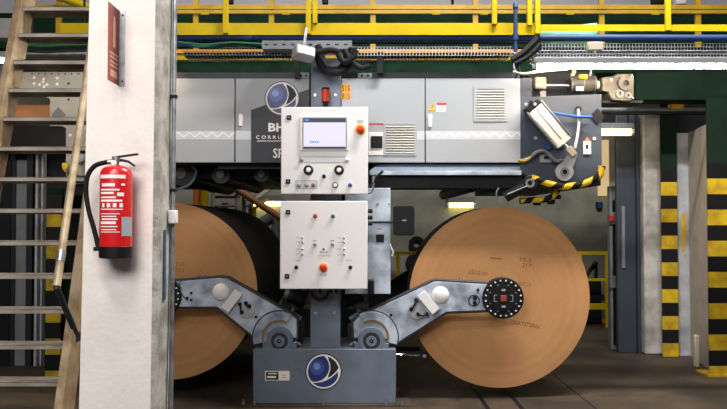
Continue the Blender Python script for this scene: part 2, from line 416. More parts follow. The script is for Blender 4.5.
# ------------------------------------------------------------------ fire extinguisher
def extinguisher():
    ax = P(115.5, 210, 3.5); X, Y = ax.x, 3.508
    zz = lambda py: P(116, py, 3.5).z
    r = thing('fire_extinguisher', (X, Y, zz(258)), 'red fire extinguisher with a black hose hung on the white pillar', 'fire extinguisher')
    R = .076
    zt, zb = zz(166), zz(247)
    MB().lathe((X, Y, 0), [(R * .9, zb - .01), (R, zb), (R, zt - .045), (R * .97, zt - .03), (R * .86, zt - .014), (R * .62, zt - .003), (R * .3, zt + .003), (.018, zt + .006)], 40).build('cylinder', 'red', r)
    MB().lathe((X, Y, 0), [(R * .96, zz(258)), (R * 1.02, zz(257)), (R * 1.03, zz(247) + .002), (R * 1.0, zz(247) + .004)], 40).build('base_ring', 'black', r)
    lab = None
    def arc(a0, a1, z0, z1, m, nm, par, d=.0008):
        b = MB(); n = 14; vs = []; fs = []
        for i in range(n + 1):
            a = -PI / 2 + math.radians(a0 + (a1 - a0) * i / n); c, s_ = math.cos(a), math.sin(a)
            vs += [(X + (R + d) * c, Y + (R + d) * s_, z0), (X + (R + d) * c, Y + (R + d) * s_, z1)]
        fs = [(2 * i, 2 * i + 2, 2 * i + 3, 2 * i + 1) for i in range(n)]
        b._add(vs, fs); return b.build(nm, m, par)
    bodyobj = [q for q in bpy.data.objects if q.parent == r and q.name.startswith('cylinder')][0]
    arc(-50, 52, zz(179), zz(175.5), 'print_white', 'label_band', bodyobj)
    rows = [(184, 187, -38, 14), (184, 186, 36, 50), (189.5, 191, -44, 30), (192.5, 194.5, -44, 10), (193, 196.5, 22, 46), (197, 198.5, -44, 18), (200, 202, -44, 40),
            (209, 210, -44, 42), (216, 217, -40, 20), (218.5, 220, -38, 24), (221.5, 224, -44, 18), (226, 227, -44, 24), (229, 230, -40, 20), (213.5, 214.3, -44, 32), (231.5, 232.2, -44, 32)]
    for (a, b_, u, v) in rows: arc(u, v, zz(b_), zz(a), 'print_white', 'label_line', bodyobj)
    for u in (-36, -14, 8, 30): arc(u, u + 12, zz(207.5), zz(203.5), 'print_white', 'label_pictogram', bodyobj)
    arc(38, 88, zz(236), zz(217), 'grey_label', 'inspection_tag', bodyobj, .0015)
    # valve, handles, gauge
    zv = zz(163)
    MB().lathe((X, Y, 0), [(.018, zt), (.016, zt + .02), (.02, zt + .022), (.02, zt + .04), (.012, zt + .045)], 16).build('valve', 'bright_steel', r)
    p = lambda px, py: Vector(((P(px, py, 3.5)).x, Y, P(px, py, 3.5).z))
    hd = MB()
    hd.box(0, 1, 0, 1, 0, 1, M=Matrix.Translation(p(112, 158.5) - Vector((0, .011, 0))) @ Matrix.Rotation(-math.radians(8), 4, 'Y') @ Matrix.Diagonal((.125, .022, .009, 1)))
    hd.build('squeeze_handle', 'black', r, bevel=.002)
    MB().tube([p(113, 161), p(121, 160), p(128, 161.5), p(134.5, 166)], [.008, .007, .006, .005], 8).build('carry_handle', 'black', r)
    MB().lathe((X - .004, Y - .02, zv - .003), [(.013, 0), (.013, .008), (.010, .011)], 16, axis='y').build('gauge', 'print_white', r)
    hs = [p(113, 161.5), p(104, 162.5), p(94, 166), p(87, 176), p(85.5, 192), p(88, 210), p(92.5, 226), p(96.2, 240)]
    MB().tube(path(hs, 6), .0115, 12).build('hose', 'rubber', r)
    MB().cyl(p(113.5, 161.3), p(107.5, 162), .0135, 12).build('hose_coupling', 'bright_steel', r)
    MB().tube([p(96, 239), p(97.3, 246), p(97.6, 251)], [.012, .011, .012], 12).build('nozzle', 'black', r)
    MB().box(X - .05, X + .05, Y + R, YP, zz(190), zz(183)).build('bracket', 'black', r)
    MB().box(X - .028 - R, X - R + .01, Y - .012, Y + .012, zz(251), zz(247)).build('nozzle_clip', 'black', r)
extinguisher()

# ------------------------------------------------------------------ steep stair on the left
def stair():
    X0, X1 = -2.345, -1.745
    r = thing('stair', ((X0 + X1) / 2, 4.0, 0), 'steep worn metal stair with open treads beside the white pillar', 'stair')
    pos = lambda k: (4.19 + .0655 * k, .584 + .2 * k)
    k0 = -2.92
    tr = None
    for k in range(-2, 13):
        y, z = pos(k)
        if tr is None:
            b = MB(); b.box(X0, X1, y, y + .15, z - .006, z); b.box(X0, X1, y, y + .006, z - .027, z); b.box(X0, X1, y + .144, y + .15, z - .034, z)
            tr = b.build('tread', 'tread_metal', r, bevel=.002); first = (y, z)
        else: inst(tr, (0, y - first[0], z - first[1]))
    (ya, za), (yb, zb2) = pos(k0), pos(13.2)
    d = Vector((0, yb - ya, zb2 - za)).normalized(); nrm = Vector((0, -d.z, d.y))
    for x0, x1 in ((X1, X1 + .05), (X0 - .05, X0)):
        b = MB(); base = Vector((0, ya - .03, za)); top = Vector((0, yb - .03, zb2))
        vs = []
        for q in (base, top):
            for yy in (0, .19): vs += [(x0, q.y + yy, q.z), (x1, q.y + yy, q.z)]
        b._add(vs, [(0, 1, 3, 2), (4, 6, 7, 5), (0, 4, 5, 1), (2, 3, 7, 6), (0, 2, 6, 4), (1, 5, 7, 3)])
        b.build('stringer', 'stair_paint', r, bevel=.004)
    # handrail on the pillar side with its bent lower end
    hx = -1.684
    a = P(57, 286, 4.0); a.x = hx
    top = a + d * 2.6
    MB().tube([a, top], .022, 14).build('handrail', 'handrail', r)
    j = a + d * .17
    MB().tube([a + d * .14, a + d * .2], .025, 14).build('handrail_sleeve', 'steel', r)
    e = P(76, 336, 4.32); e.x = -1.70
    MB().tube([a + d * .03, a - d * .01, a + Vector((0, .03, -.04)), e + Vector((0, -.01, .02)), e], .017, 12).build('handrail_end', 'machine_dark', r)
    MB().box(-1.72, -1.688, e.y - .02, e.y + .05, e.z - .03, e.z + .02).build('end_clamp', 'machine_dark', r, bevel=.003)
    for t in (1.15, 2.35):
        q = a + d * t; MB().tube([q, q + Vector((-.005, .1, 0)), Vector((X1 + .03, q.y + .3, q.z - .12))], .012, 10).build('rail_bracket', 'handrail', r)
    # left rail
    q0 = Vector((-2.43, a.y, a.z)); MB().tube([q0 + d * .2, q0 + d * 2.6], .0185, 12).build('handrail', 'handrail', r)
    for t in (.25, 2.3):
        q = q0 + d * t; MB().tube([q, Vector((X0 - .03, q.y + .3, q.z - .12))], .012, 10).build('rail_bracket', 'handrail', r)
stair()

# ================================================================== THE REEL STAND
YB = 6.0
def bolt(name, parent, px, py, Y, rpx, m='bright_steel', n=6, th=.008):
    c = P(px, py, Y); return MB().cyl(c - Vector((0, th, 0)), c, S(rpx, Y), n).build(name, m, parent)
def reel_stand():
    a, b, c, d = Rc(253, 349, 396, 404, YB)
    r = thing('reel_stand', ((a + b) / 2, YB + .3, 0), 'slate grey steel reel stand with block base and tall column', 'machine')
    base = MB().box(a, b, YB, YB + .62, .012, d).build('base_block', 'machine_paint', r, bevel=.006)
    emblem(323.5, 371.5, 17, YB - .003, base)
    pl = MB().rect(265, 371, 289.5, 380.5, YB - .002, .002).build('nameplate', 'print_white', base)
    MB().rect(265.8, 371.8, 278.5, 379.8, YB - .003, .001).build('nameplate_field', 'print_black', base)
    MB().rect(268, 373, 277, 374.2, YB - .004, .001).build('nameplate_line', 'print_white', base)
    MB().rect(267, 376, 276, 378, YB - .004, .001).build('nameplate_line', 'print_white', base)
    for py in (374.6, 377): MB().rect(281.5, py, 286.5, py + 1, YB - .003, .001).build('nameplate_stamp', 'sign_print', base)
    MB().box(a - .12, b + .12, YB - .06, YB + .68, 0, .012).build('foot_plate', 'concrete_floor', r)
    for px in (243.5, 254.5, 323.5, 386, 402):
        x = P(px, 404, YB - .03).x
        q = MB().cyl((x, YB - .035, .012), (x, YB - .035, .035), .012, 6); q.cyl((x, YB - .035, .03), (x, YB - .035, .055), .006, 8)
        q.build('anchor_bolt', 'steel', r)
    # column
    ca, cb, _, _ = Rc(310.5, 60, 340.5, 349, YB + .06)
    zt = P(325, 58, YB + .06).z
    col = MB().box(ca, cb, YB + .06, YB + .30, d, zt).build('column', 'machine_paint', r, bevel=.004)
    for px in (316, 334.5): 
        for py in (313,): bolt('column_bolt', r, px, py, YB + .06, 1.7, 'bright_steel', 10)
    for px in (315, 335.5): bolt('column_bolt', r, px, 95, YB + .06, 1.2, 'bright_steel', 10)
    # ring bracket under the control boxes
    q = P(320, 291, YB + .05)
    MB().ring((q.x, q.z), S(7, 6), S(10, 6), YB + .03, YB + .06, PI, 2 * PI, 20).build('cable_ring', 'machine_dark', r)
    for px in (308, 320, 331, 336): MB().rect(px - 1.2, 289, px + 1.2, 293.5, YB + .0, .05).build('cable_gland', 'black', r)
    # arms that carry the two control boxes
    for py in (150, 245):
        z = P(325, py, YB).z; MB().box(ca + .03, cb - .03, YB - .06, YB + .06, z - .08, z + .08).build('box_bracket', 'machine_dark', r)
    return r
reel_stand()

def bearing(px, flip, label):
    Y = YB + .02
    sgn = -1 if flip else 1
    c = P(px, 341, Y)
    r = thing('pillow_block', (c.x, Y + .1, P(px, 349, Y).z), label, 'bearing', 'pivot bearings on the stand base')
    zb = P(325, 349, YB).z
    MB().box(c.x - S(17, Y), c.x + S(17, Y), Y, Y + .2, zb, zb + S(5, Y)).build('foot', 'machine_paint', r, bevel=.003)
    hs = [(c.x + S(13.5, Y) * math.cos(a), c.z + S(13.5, Y) * math.sin(a)) for a in [PI * k / 20 for k in range(21)]]
    MB().prism([(c.x + S(14.5, Y), zb + S(5, Y))] + hs + [(c.x - S(14.5, Y), zb + S(5, Y))], Y, Y + .18).build('housing', 'machine_paint', r, bevel=.003)
    MB().ring((c.x, c.z), S(8.6, Y), S(11.5, Y), Y - .012, Y + .01).build('outer_race', 'machine_paint', r)
    MB().ring((c.x, c.z), S(5.2, Y), S(8.6, Y), Y - .004, Y + .01).build('seal', 'arm_rim', r)
    MB().ring((c.x, c.z), S(2.2, Y), S(5.2, Y), Y - .018, Y + .01).build('inner_race', 'machine_paint', r)
    MB().disc(px, 341, 2.2, Y - .010, .02).build('shaft_end', 'black', r)
    MB().disc(px, 341, .8, Y - .016, .01, 8).build('centre_screw', 'steel', r)
    return r
bearing(371.5, False, 'round grey pivot bearing under the swing arm of the whole roll')
bearing(279.5, True, 'round grey pivot bearing under the swing arm of the half hidden roll')

def swing_arm(pts, hub, arc, parts, label, chuck_side):
    """outline in pixels at the arm's own depth"""
    YA = YB + .07
    cen = P(hub[0], hub[1], YA)
    r = thing('swing_arm', (cen.x, YA + .05, cen.z), label, 'machine arm', 'arms that hold the paper rolls')
    MB().poly(pts, YA, .085).build('arm_body', 'arm_rim', r, bevel=.006)
    # inset face
    n = len(pts); cxp = [Vector((p[0], p[1])) for p in pts]; ins = []
    area = sum(cxp[i].x * cxp[(i + 1) % n].y - cxp[(i + 1) % n].x * cxp[i].y for i in range(n))
    for i in range(n):
        e1 = (cxp[i] - cxp[i - 1]).normalized(); e2 = (cxp[(i + 1) % n] - cxp[i]).normalized()
        n1 = Vector((-e1.y, e1.x)); n2 = Vector((-e2.y, e2.x))
        if area < 0: n1, n2 = -n1, -n2
        m = (n1 + n2); k = 2.4 / max(.4, (1 + n1.dot(n2))) ; q = cxp[i] + m * k
        ins.append((q.x, q.y))
    face = MB().poly(ins, YA - .006, .01).build('face_plate', 'arm_face', r, bevel=.002)
    # hub collar: big open ring round the pivot
    a0, a1 = arc
    MB().ring((cen.x, cen.z), S(17.5, YA), S(26, YA), YA - .02, YA + .06, a0, a1, 28).build('hub_collar', 'arm_face', r, bevel=.003)
    MB().ring((cen.x, cen.z), S(15.2, YA), S(17.5, YA), YA - .012, YA + .06, a0, a1, 28).build('hub_liner', 'brass', r)
    MB().ring((cen.x, cen.z), S(25.8, YA), S(27.3, YA), YA - .010, YA + .06, a0, a1, 28).build('hub_edge', 'arm_rim', r)
    (dx, dy), (tx, ty, tr), (gx, gy), plugs = parts
    c = P(dx, dy, YA - .006)
    MB().lathe(c, [(S(8.6, YA), 0), (S(8.5, YA), .01), (S(7.4, YA), .022), (S(5, YA), .032), (S(2, YA), .037)], 28, axis='y').build('dome_cover', 'panel_white', r)
    MB().lathe(P(gx, gy, YA - .006), [(S(8.4, YA), 0), (S(8.4, YA), .012), (S(7.4, YA), .015)], 28, axis='y').build('cable_disc', 'white_sheet', r)
    c = P(tx, ty, YA - .006)
    M = Matrix.Translation(c) @ Matrix.Rotation(-tr, 4, 'Y')
    MB().box(-S(4.6, YA), S(4.6, YA), -.03, 0, -S(12, YA), S(12, YA), M=M).build('terminal_block', 'panel_white', r, bevel=.003)
    MB().box(-S(4.2, YA), S(4.2, YA), -.033, -.03, -S(11.5, YA), -S(10.5, YA), M=M).build('terminal_seam', 'grey_plastic', r)
    for (px, py) in plugs:
        q = P(px, py, YA - .02); MB().cyl(q, q - Vector((0, .02, 0)), S(1.9, YA), 10).build('plug', 'black', r)
    for i in range(0, len(plugs) - 1, 2):
        p0 = P(*plugs[i], YA - .04); p1 = P(*plugs[i + 1], YA - .04); mdl = (p0 + p1) / 2 + Vector((0, -.02, -.012))
        MB().tube(path([p0, mdl, p1], 5), .007, 8).build('cable', 'rubber', r)
    return r
YA = YB + .07
R_pts = [(351, 322), (357, 315), (432, 280), (437, 279), (512, 283.5), (512, 311.5), (447, 314), (398, 345), (385, 341), (372, 340), (352, 340)]
ra = swing_arm(R_pts, (371.5, 337.5), (math.radians(-15), math.radians(118)),
               ((440.5, 295), (428.5, 302.5, math.radians(40)), (417, 311), [(416, 300), (411, 309), (418, 314), (427, 314)]),
               'grey steel swing arm in front of the whole paper roll by the striped posts', 1)
c = P(474, 300.5, YA - .006)
MB().ring((c.x, c.z), S(4.8, YA), S(5.8, YA), YA - .012, YA - .004).build('sensor_ring', 'navy_print', ra)
for dy in (-2.5, 2.5): MB().disc(475, 300.5 + dy, 2, YA - .02, .016, 12).build('sensor_plug', 'black', ra)
for (px, py) in ((391, 315), (478, 290)): MB().disc(px, py, 1.5, YA - .012, .01, 10).build('bolt_hole', 'black', ra)
for (px, py) in ((456, 281), (459, 280), (462, 281.5)): 
    q = P(px, py, YA + .04); MB().cyl(q, q + Vector((0, 0, .022)), .007, 8).build('top_screw', 'bright_steel', ra)
# left arm, its outer end behind the pillar
L_pts = [(152, 281), (219, 275.6), (228, 276.5), (291, 312), (299, 318), (299, 340), (279, 340), (262, 346), (216, 309), (152, 309)]
la = swing_arm(L_pts, (279.5, 337.5), (math.radians(62), math.radians(195)),
               ((221, 292), (232, 301, -math.radians(38)), (246.5, 309.5), [(240, 304), (242, 312), (246, 303), (249.5, 306)]),
               'grey steel swing arm running behind the white pillar', -1)
for (px, py) in ((268, 314), (256, 317)): MB().disc(px, py, 1.5, YA - .012, .01, 10).build('bolt_hole', 'black', la)
for (px, py) in ((199, 277), (202, 276), (205, 277)):
    q = P(px, py, YA + .04); MB().cyl(q, q + Vector((0, 0, .022)), .007, 8).build('top_screw', 'bright_steel', la)
for i, (m_, pts) in enumerate((('blue_tube', [(172, 300), (176, 293), (179, 284), (182, 281)]), ('green_cable', [(172, 303), (177, 299), (181, 291), (179, 283)]), ('rubber', [(172, 289), (179, 291), (184, 297), (188, 301)]))):
    MB().tube(pxpath(pts, YA - .02), .004, 8).build('air_hose', m_, la)
for (px, py) in ((187, 298), (191, 293), (191, 300)): MB().disc(px, py, 1.4, YA - .014, .01, 8).build('plug', 'black', la)

# clamping chucks (round black, ring of pale bolts)
def chuck(px, py, label, show):
    YC = YA - .015
    c = P(px, py, YC)
    r = thing('roll_chuck', (c.x, YC, c.z - S(20, YC)), label, 'chuck', 'chucks that clamp the rolls')
    MB().lathe(c, [(S(20.6, YC), -.06), (S(20.6, YC), .004), (S(19.8, YC), .01)], 48, axis='y').build('flange', 'black', r)
    MB().lathe(c + Vector((0, -.01, 0)), [(S(12.6, YC), 0), (S(12.2, YC), .012)], 40, axis='y').build('hub', 'black', r)
    MB().cyl(c + Vector((0, .05, 0)), c + Vector((0, .2, 0)), .05, 20).build('spindle', 'steel', r)
    b0 = None
    for k in range(20):
        a = 2 * PI * (k + .5) / 20; d = Vector((math.cos(a), 0, math.sin(a))) * S(17.6, YC)
        if b0 is None:
            q = c + d; b0 = MB().cyl(q + Vector((0, -.018, 0)), q, S(.85, YC), 6).build('flange_bolt', 'panel_white', r); d0 = d
        else: inst(b0, d - d0)
    b1 = None
    for k in range(8):
        a = 2 * PI * (k + .5) / 8; d = Vector((math.cos(a), 0, math.sin(a))) * S(13.9, YC)
        if b1 is None: b1 = MB().cyl(c + d + Vector((0, -.014, 0)), c + d, S(.9, YC), 6).build('socket_screw', 'machine_paint', r); d1 = d
        else: inst(b1, d - d1)
    MB().box(c.x - S(3, YC), c.x + S(3, YC), YC - .032, YC - .02, c.z - S(3, YC), c.z + S(3, YC)).build('centre_button', 'sign_red', r, bevel=.003)
    for sg in (-1, 1):
        x = c.x + sg * S(9, YC); t = S(.5, YC); h = S(3.3, YC)
        b = MB().box(min(x, x + sg * t), max(x, x + sg * t), YC - .026, YC - .02, c.z - h, c.z + h)
        for zz in (-h, h - t): b.box(min(x, x - sg * S(2.6, YC)), max(x, x - sg * S(2.6, YC)), YC - .026, YC - .02, c.z + zz, c.z + zz + t)
        b.build('bracket_mark', 'grey_plastic', r)
        b = MB().box(c.x - S(2, YC), c.x + S(2, YC), YC - .026, YC - .02, c.z + sg * S(8.2, YC) - S(1, YC), c.z + sg * S(8.2, YC) + S(1, YC)); b.build('index_mark', 'grey_plastic', r)
chuck(503, 298, 'black bolted chuck with a red centre clamping the paper roll', True)
chuck(161, 296, 'black bolted chuck clamping the roll behind the white pillar', True)

# ------------------------------------------------------------------ paper rolls
YR = YB + .235
def paper_roll(px, py, rpx, label, length=2.45):
    c = P(px, py, YR); R = S(rpx, YR)
    r = thing('paper_roll', (c.x, YR, c.z), label, 'paper roll', 'kraft paper rolls in the stand')
    b = MB().ring((c.x, c.z), .07, R, YR, YR + length, n=96)
    o = b.build('wound_paper', ['kraft_side_shaded', 'kraft_end'], r)
    for p in o.data.polygons:
        p.material_index = 1 if abs(p.normal.y) > .9 else 0
    MB().ring((c.x, c.z), .055, .07, YR - .004, YR + length + .004, n=32).build('core', 'beige_sheet', r)
    return r, o
r1, w1 = paper_roll(499.5, 297, 90, 'brown kraft paper roll standing whole beside the striped posts', .45)
Yt = YR - .0012
for k in range(5): MB().rect(490 + 2.4 * k, 257 + .25 * k, 491.7 + 2.4 * k, 258.6 + .25 * k, Yt, .001).build('stamp', 'print_brown', w1)
text('ML2', 520, 261, Yt, 4.2, w1, 'print_brown', 'stamp', 11, -.12)
text('217', 522, 267, Yt, 4.2, w1, 'print_brown', 'stamp', 9, -.12)
text('232.0 cm', 468, 273.5, Yt, 4.2, w1, 'print_brown', 'stamp', 20, -.1)
text('NO.10', 519, 285.5, Yt, 4.2, w1, 'print_brown', 'stamp', 12, -.12)
text('20ATSTSAN', 512, 324, Yt, 4.0, w1, 'print_brown', 'stamp', 27, -.16)
r2, w2 = paper_roll(169, 291, 88, 'brown kraft paper roll half hidden behind the white pillar')
text('217', 176, 266, Yt, 4.0, w2, 'print_brown', 'stamp', 8, 0)
text('ML2', 176, 272, Yt, 4.0, w2, 'print_brown', 'stamp', 8, 0)

# ------------------------------------------------------------------ brake and sensor clutter at the pivots
def caliper(sgn, label):
    f = (lambda px: px) if sgn > 0 else (lambda px: 651 - px)
    Y = YB + .2
    c = P(f(352), 320, Y)
    r = thing('brake_unit', (c.x, Y, P(325, 349, Y).z), label, 'brake', 'brake units beside the column')
    b = MB().poly([(f(349), 344.5), (f(347), 326), (f(355), 316), (f(362), 322), (f(358), 344.5)], Y, .12); b.build('bracket', 'machine_dark', r, bevel=.003)
    q0, q1 = P(f(350), 319, Y - .05), P(f(362), 312, Y - .05)
    MB().cyl(q0, q1, .022, 14).build('actuator', 'machine_paint', r)
    MB().cyl(P(f(357), 309, Y - .07), P(f(361), 313.5, Y - .07), .014, 12).build('green_connector', 'green_cable', r)
    MB().poly([(f(350), 325), (f(358), 319), (f(364), 327), (f(356), 335)], Y - .03, .04).build('sensor_block', 'frame_grey', r, bevel=.003)
    MB().tube(pxpath([(f(361), 313), (f(366), 320), (f(362), 327), (f(366), 331)], Y - .1), .006, 8).build('cable', 'rubber', r)
    MB().tube(pxpath([(f(359), 310), (f(352), 305), (f(347), 297), (f(344), 288)], Y - .05), .006, 8).build('cable', 'rubber', r)
    MB().cyl(P(f(350), 345, Y - .1), P(f(356), 341, Y - .1), .012, 10).build('air_fitting', 'bright_steel', r)
    # motor block behind the upper arm edge
    MB().cyl(P(f(345), 300, Y + .1), P(f(362), 294, Y + .1), .07, 16).build('motor', 'machine_dark', r)
    MB().cyl(P(f(362), 294, Y + .1), P(f(366), 292.5, Y + .1), .05, 16).build('motor_cap', 'machine_paint', r)
caliper(1, 'brake unit with green connector between the column and the whole roll')
caliper(-1, 'brake unit with green connector between the column and the half hidden roll')

# tie rod and clevis behind the base on the right
o = thing('tie_rod', tuple(P(398, 366, 6.5)), 'thin steel tie rod with a clevis behind the stand base', 'rod')
MB().cyl(P(380, 354, 6.45), P(420, 355.5, 6.45), .009, 10).build('rod', 'bright_steel', o)
MB().cyl(P(380, 349, 6.6), P(420, 349, 6.6), .02, 10).build('cylinder_tube', 'machine_dark', o)
MB().lathe(P(424.5, 356, 6.42), [(.035, -.03), (.035, .02), (.03, .025)], 20, axis='y').build('clevis', 'machine_dark', o)
MB().disc(424.5, 356, 1.8, 6.39, .01, 12).build('clevis_pin', 'bright_steel', o)

# ------------------------------------------------------------------ control boxes
YC = 5.72
def push_button(r, px, py, rp, m, rim='grey_plastic', th=.018):
    MB().lathe(P(px, py, YC), [(S(rp, YC), 0), (S(rp, YC), .006), (S(rp * .8, YC), .008)], 20, axis='y').build('button_collar', rim, r)
    MB().lathe(P(px, py, YC), [(S(rp * .72, YC), 0), (S(rp * .72, YC), th * .8), (S(rp * .5, YC), th)], 20, axis='y').build('button', m, r)
def enclosure(r, x0, y0, x1, y1):
    a, b, c, d = Rc(x0, y0, x1, y1, YC)
    MB().box(a + .004, b - .004, YC + .02, YC + .22, c + .004, d - .004).build('enclosure', 'panel_white', r, bevel=.006)
    return MB().box(a, b, YC, YC + .018, c, d).build('door', 'panel_white', r, bevel=.005)
def latch(r, px, py):
    l = MB().rect(px - 2.3, py - 2.3, px + 2.3, py + 2.3, YC - .006, .006).build('latch', 'black', r, bevel=.001)
    MB().disc(px, py, .7, YC - .008, .003, 8).build('key_slot', 'grey_plastic', l)
def upper_panel():
    c = P(324.5, 194, YC)
    r = thing('control_box', (c.x, YC + .1, c.z), 'pale control box with a lit touch screen on the column', 'control box')
    d = enclosure(r, 281, 107, 368, 194)
    latch(r, 289, 117.5); latch(r, 288, 181.5)
    s_ = MB().rect(300.5, 116, 348.5, 150.5, YC - .012, .012).build('screen_bezel', 'aluminium', r, bevel=.002)
    MB().rect(302, 117.2, 347.2, 149.6, YC - .014, .003).build('screen_border', 'grey_label', s_)
    MB().rect(303.5, 118.2, 345.6, 122.4, YC - .0165, .003).build('screen_title_bar', 'screen_bar', s_)
    MB().rect(303.5, 122.4, 345.6, 146.6, YC - .0165, .003).build('screen_display', 'screen_glow', s_)
    MB().rect(303.5, 146.6, 345.6, 148.4, YC - .0165, .003).build('screen_footer', 'screen_bar', s_)
    for k in range(4): MB().rect(310 + 2.4 * k, 141, 311.6 + 2.4 * k, 143, YC - .0175, .001).build('screen_icon', 'screen_blue', s_)
    MB().rect(304.5, 119, 309, 121, YC - .0175, .001).build('screen_icon', 'screen_blue', s_)
    # emergency stop
    e = MB().lathe(P(360.3, 129.5, YC), [(S(5.2, YC), 0), (S(5.2, YC), .006), (S(4.6, YC), .008)], 28, axis='y').build('emergency_stop_collar', 'orange_yellow', r)
    MB().lathe(P(360.3, 129.5, YC - .008), [(S(2.6, YC), 0), (S(2.6, YC), .012), (S(3.5, YC), .016), (S(3.4, YC), .026), (S(2.4, YC), .03)], 24, axis='y').build('emergency_stop_button', 'red_button', e)
    MB().rect(357.5, 120.5, 363, 121.5, YC - .0012, .001).build('label_line', 'grey_plastic', d); MB().rect(357.5, 122.3, 363, 123, YC - .0012, .001).build('label_line', 'grey_plastic', d)
    # key strip
    MB().rect(298.5, 156.5, 349, 162.5, YC - .001, .001).build('key_strip', 'band', d)
    for (a, b_) in ((298.5, 156.5), (298.5, 162.2)): MB().rect(a, b_, 349, b_ + .4, YC - .0018, .001).build('strip_line', 'grey_plastic', d)
    push_button(r, 301.5, 159.5, 2.2, 'grey_plastic'); push_button(r, 347, 159.5, 2.2, 'print_white', 'panel_white')
    for px in (308.5, 339):
        MB().lathe(P(px, 170, YC), [(S(4.9, YC), 0), (S(4.9, YC), .012), (S(4.2, YC), .016)], 28, axis='y').build('dial_ring', 'black', r)
        MB().lathe(P(px, 170, YC - .014), [(S(2.4, YC), 0), (S(2.3, YC), .014), (S(1.9, YC), .017)], 20, axis='y').build('dial_knob', 'print_white', r)
    push_button(r, 324, 176.3, 2.0, 'black', 'black')
    MB().rect(295.5, 180.3, 317, 188.6, YC - .001, .001).build('button_field', 'band', d)
    for (a0, b0, a1, b1) in ((295.5, 180.3, 317, 180.8), (295.5, 188.2, 317, 188.6), (295.5, 180.3, 296, 188.6), (316.5, 180.3, 317, 188.6)):
        MB().rect(a0, b0, a1, b1, YC - .0018, .001).build('field_line', 'grey_plastic', d)
    push_button(r, 299.2, 185, 2.3, 'grey_plastic'); push_button(r, 306.5, 185, 2.3, 'grey_plastic'); push_button(r, 313.3, 185, 2.3, 'sign_red', 'grey_plastic')
    MB().lathe(P(335.3, 185, YC), [(S(3.0, YC), 0), (S(3.0, YC), .008), (S(2.4, YC), .01)], 24, axis='y').build('start_ring', 'green_cable', r)
    MB().lathe(P(335.3, 185, YC - .01), [(S(1.9, YC), 0), (S(1.8, YC), .008)], 20, axis='y').build('start_button', 'print_white', r)
    push_button(r, 350, 185, 2.3, 'blue_tube', 'grey_plastic')
upper_panel()
def lower_panel():
    c = P(324, 289, YC)
    r = thing('control_box', (c.x, YC + .1, c.z), 'plain pale control box with one red stop button under the screen box', 'control box')
    d = enclosure(r, 280, 201, 367.5, 289)
    latch(r, 288, 212.3); latch(r, 287, 276.3)
    push_button(r, 315.2, 216, 2.2, 'red_button', 'sign_red'); push_button(r, 333, 216, 2.2, 'blue_tube', 'grey_plastic')
    e = MB().lathe(P(323.3, 267.3, YC), [(S(4.6, YC), 0), (S(4.6, YC), .006), (S(4.1, YC), .008)], 28, axis='y').build('emergency_stop_collar', 'orange_yellow', r)
    MB().lathe(P(323.3, 267.3, YC - .008), [(S(2.4, YC), 0), (S(2.4, YC), .012), (S(3.3, YC), .016), (S(3.2, YC), .026), (S(2.3, YC), .03)], 24, axis='y').build('emergency_stop_button', 'red_button', e)
    for px in (296.3, 350.3): push_button(r, px, 267.3, 1.9, 'black', 'black')
    for px in (315, 332.5): 
        push_button(r, px, 244, 1.9, 'grey_plastic'); MB().rect(px - 2, 240.2, px + 2, 241.2, YC - .001, .001).build('label_line', 'grey_plastic', d)
        MB().rect(px - 2, 246.8, px + 2, 247.3, YC - .001, .001).build('label_line', 'grey_plastic', d)
    push_button(r, 323.7, 248.6, 1.0, 'black', 'grey_plastic')
    MB().rect(319.5, 251.6, 328, 252.4, YC - .001, .001).build('label_line', 'grey_plastic', d)
    MB().rect(318, 255, 330, 255.5, YC - .001, .001).build('label_line', 'band', d)
    for px in (302.5, 344):
        for py in (237.5, 242, 249, 254): 
            push_button(r, px, py, 1.1, 'grey_plastic', 'band')
            MB().rect(px - 6.5, py - .6, px - 2.8, py + .2, YC - .001, .001).build('label_line', 'band', d)
    for px in (298, 349): MB().rect(px - 3, 259.5, px + 3, 260.3, YC - .001, .001).build('label_line', 'band', d)
    MB().rect(319.8, 273, 327, 276, YC - .001, .001).build('label_line', 'band', d)
lower_panel()
# hoses and glands on the right edge of the boxes
o = thing('cable_gland_row', tuple(P(371, 232, 5.85)), 'row of black cable glands beside the lower control box', 'cable glands')
for (px, py) in ((370.5, 211), (370.5, 217.5), (370.5, 223.5)):
    MB().cyl(P(368, py, 5.85), P(372.5, py, 5.85), .018, 12).build('gland', 'black', o)
for pts in ([(368, 187), (372, 185), (376, 178), (383, 171)], [(366, 193), (371, 192), (373, 186), (374, 176)]):
    MB().tube(pxpath(pts, 5.9), .011, 8).build('hose', 'black' if pts[0][1] == 187 else 'steel', o)

# zinc cabinet behind the boxes
def side_cabinet():
    Y = YB + .03
    a, b, c, d = Rc(345, 188, 390.5, 294, Y)
    r = thing('junction_cabinet', ((a + b) / 2, Y + .1, c), 'tall zinc coloured junction cabinet behind the control boxes', 'cabinet')
    MB().box(a, b, Y, Y + .3, c, d).build('body', 'zinc_sheet', r, bevel=.004)
    MB().rect(376, 234.5, 384, 242.5, Y - .006, .006).build('socket', 'black', r, bevel=.002)
    MB().rect(377, 228.6, 382, 229.4, Y - .001, .001).build('label_line', 'print_red', r)
    MB().disc(377.5, 204, 1.4, Y - .006, .006, 10).build('screw', 'bright_steel', r)
    MB().disc(389, 204, .8, Y - .006, .006, 10).build('screw', 'bright_steel', r)
    MB().box(P(368, 290, Y).x, P(374, 290, Y).x, Y - .1, Y, P(370, 294, Y).z, P(370, 279, Y).z).build('cable_duct', 'black', r, bevel=.01)
side_cabinet()
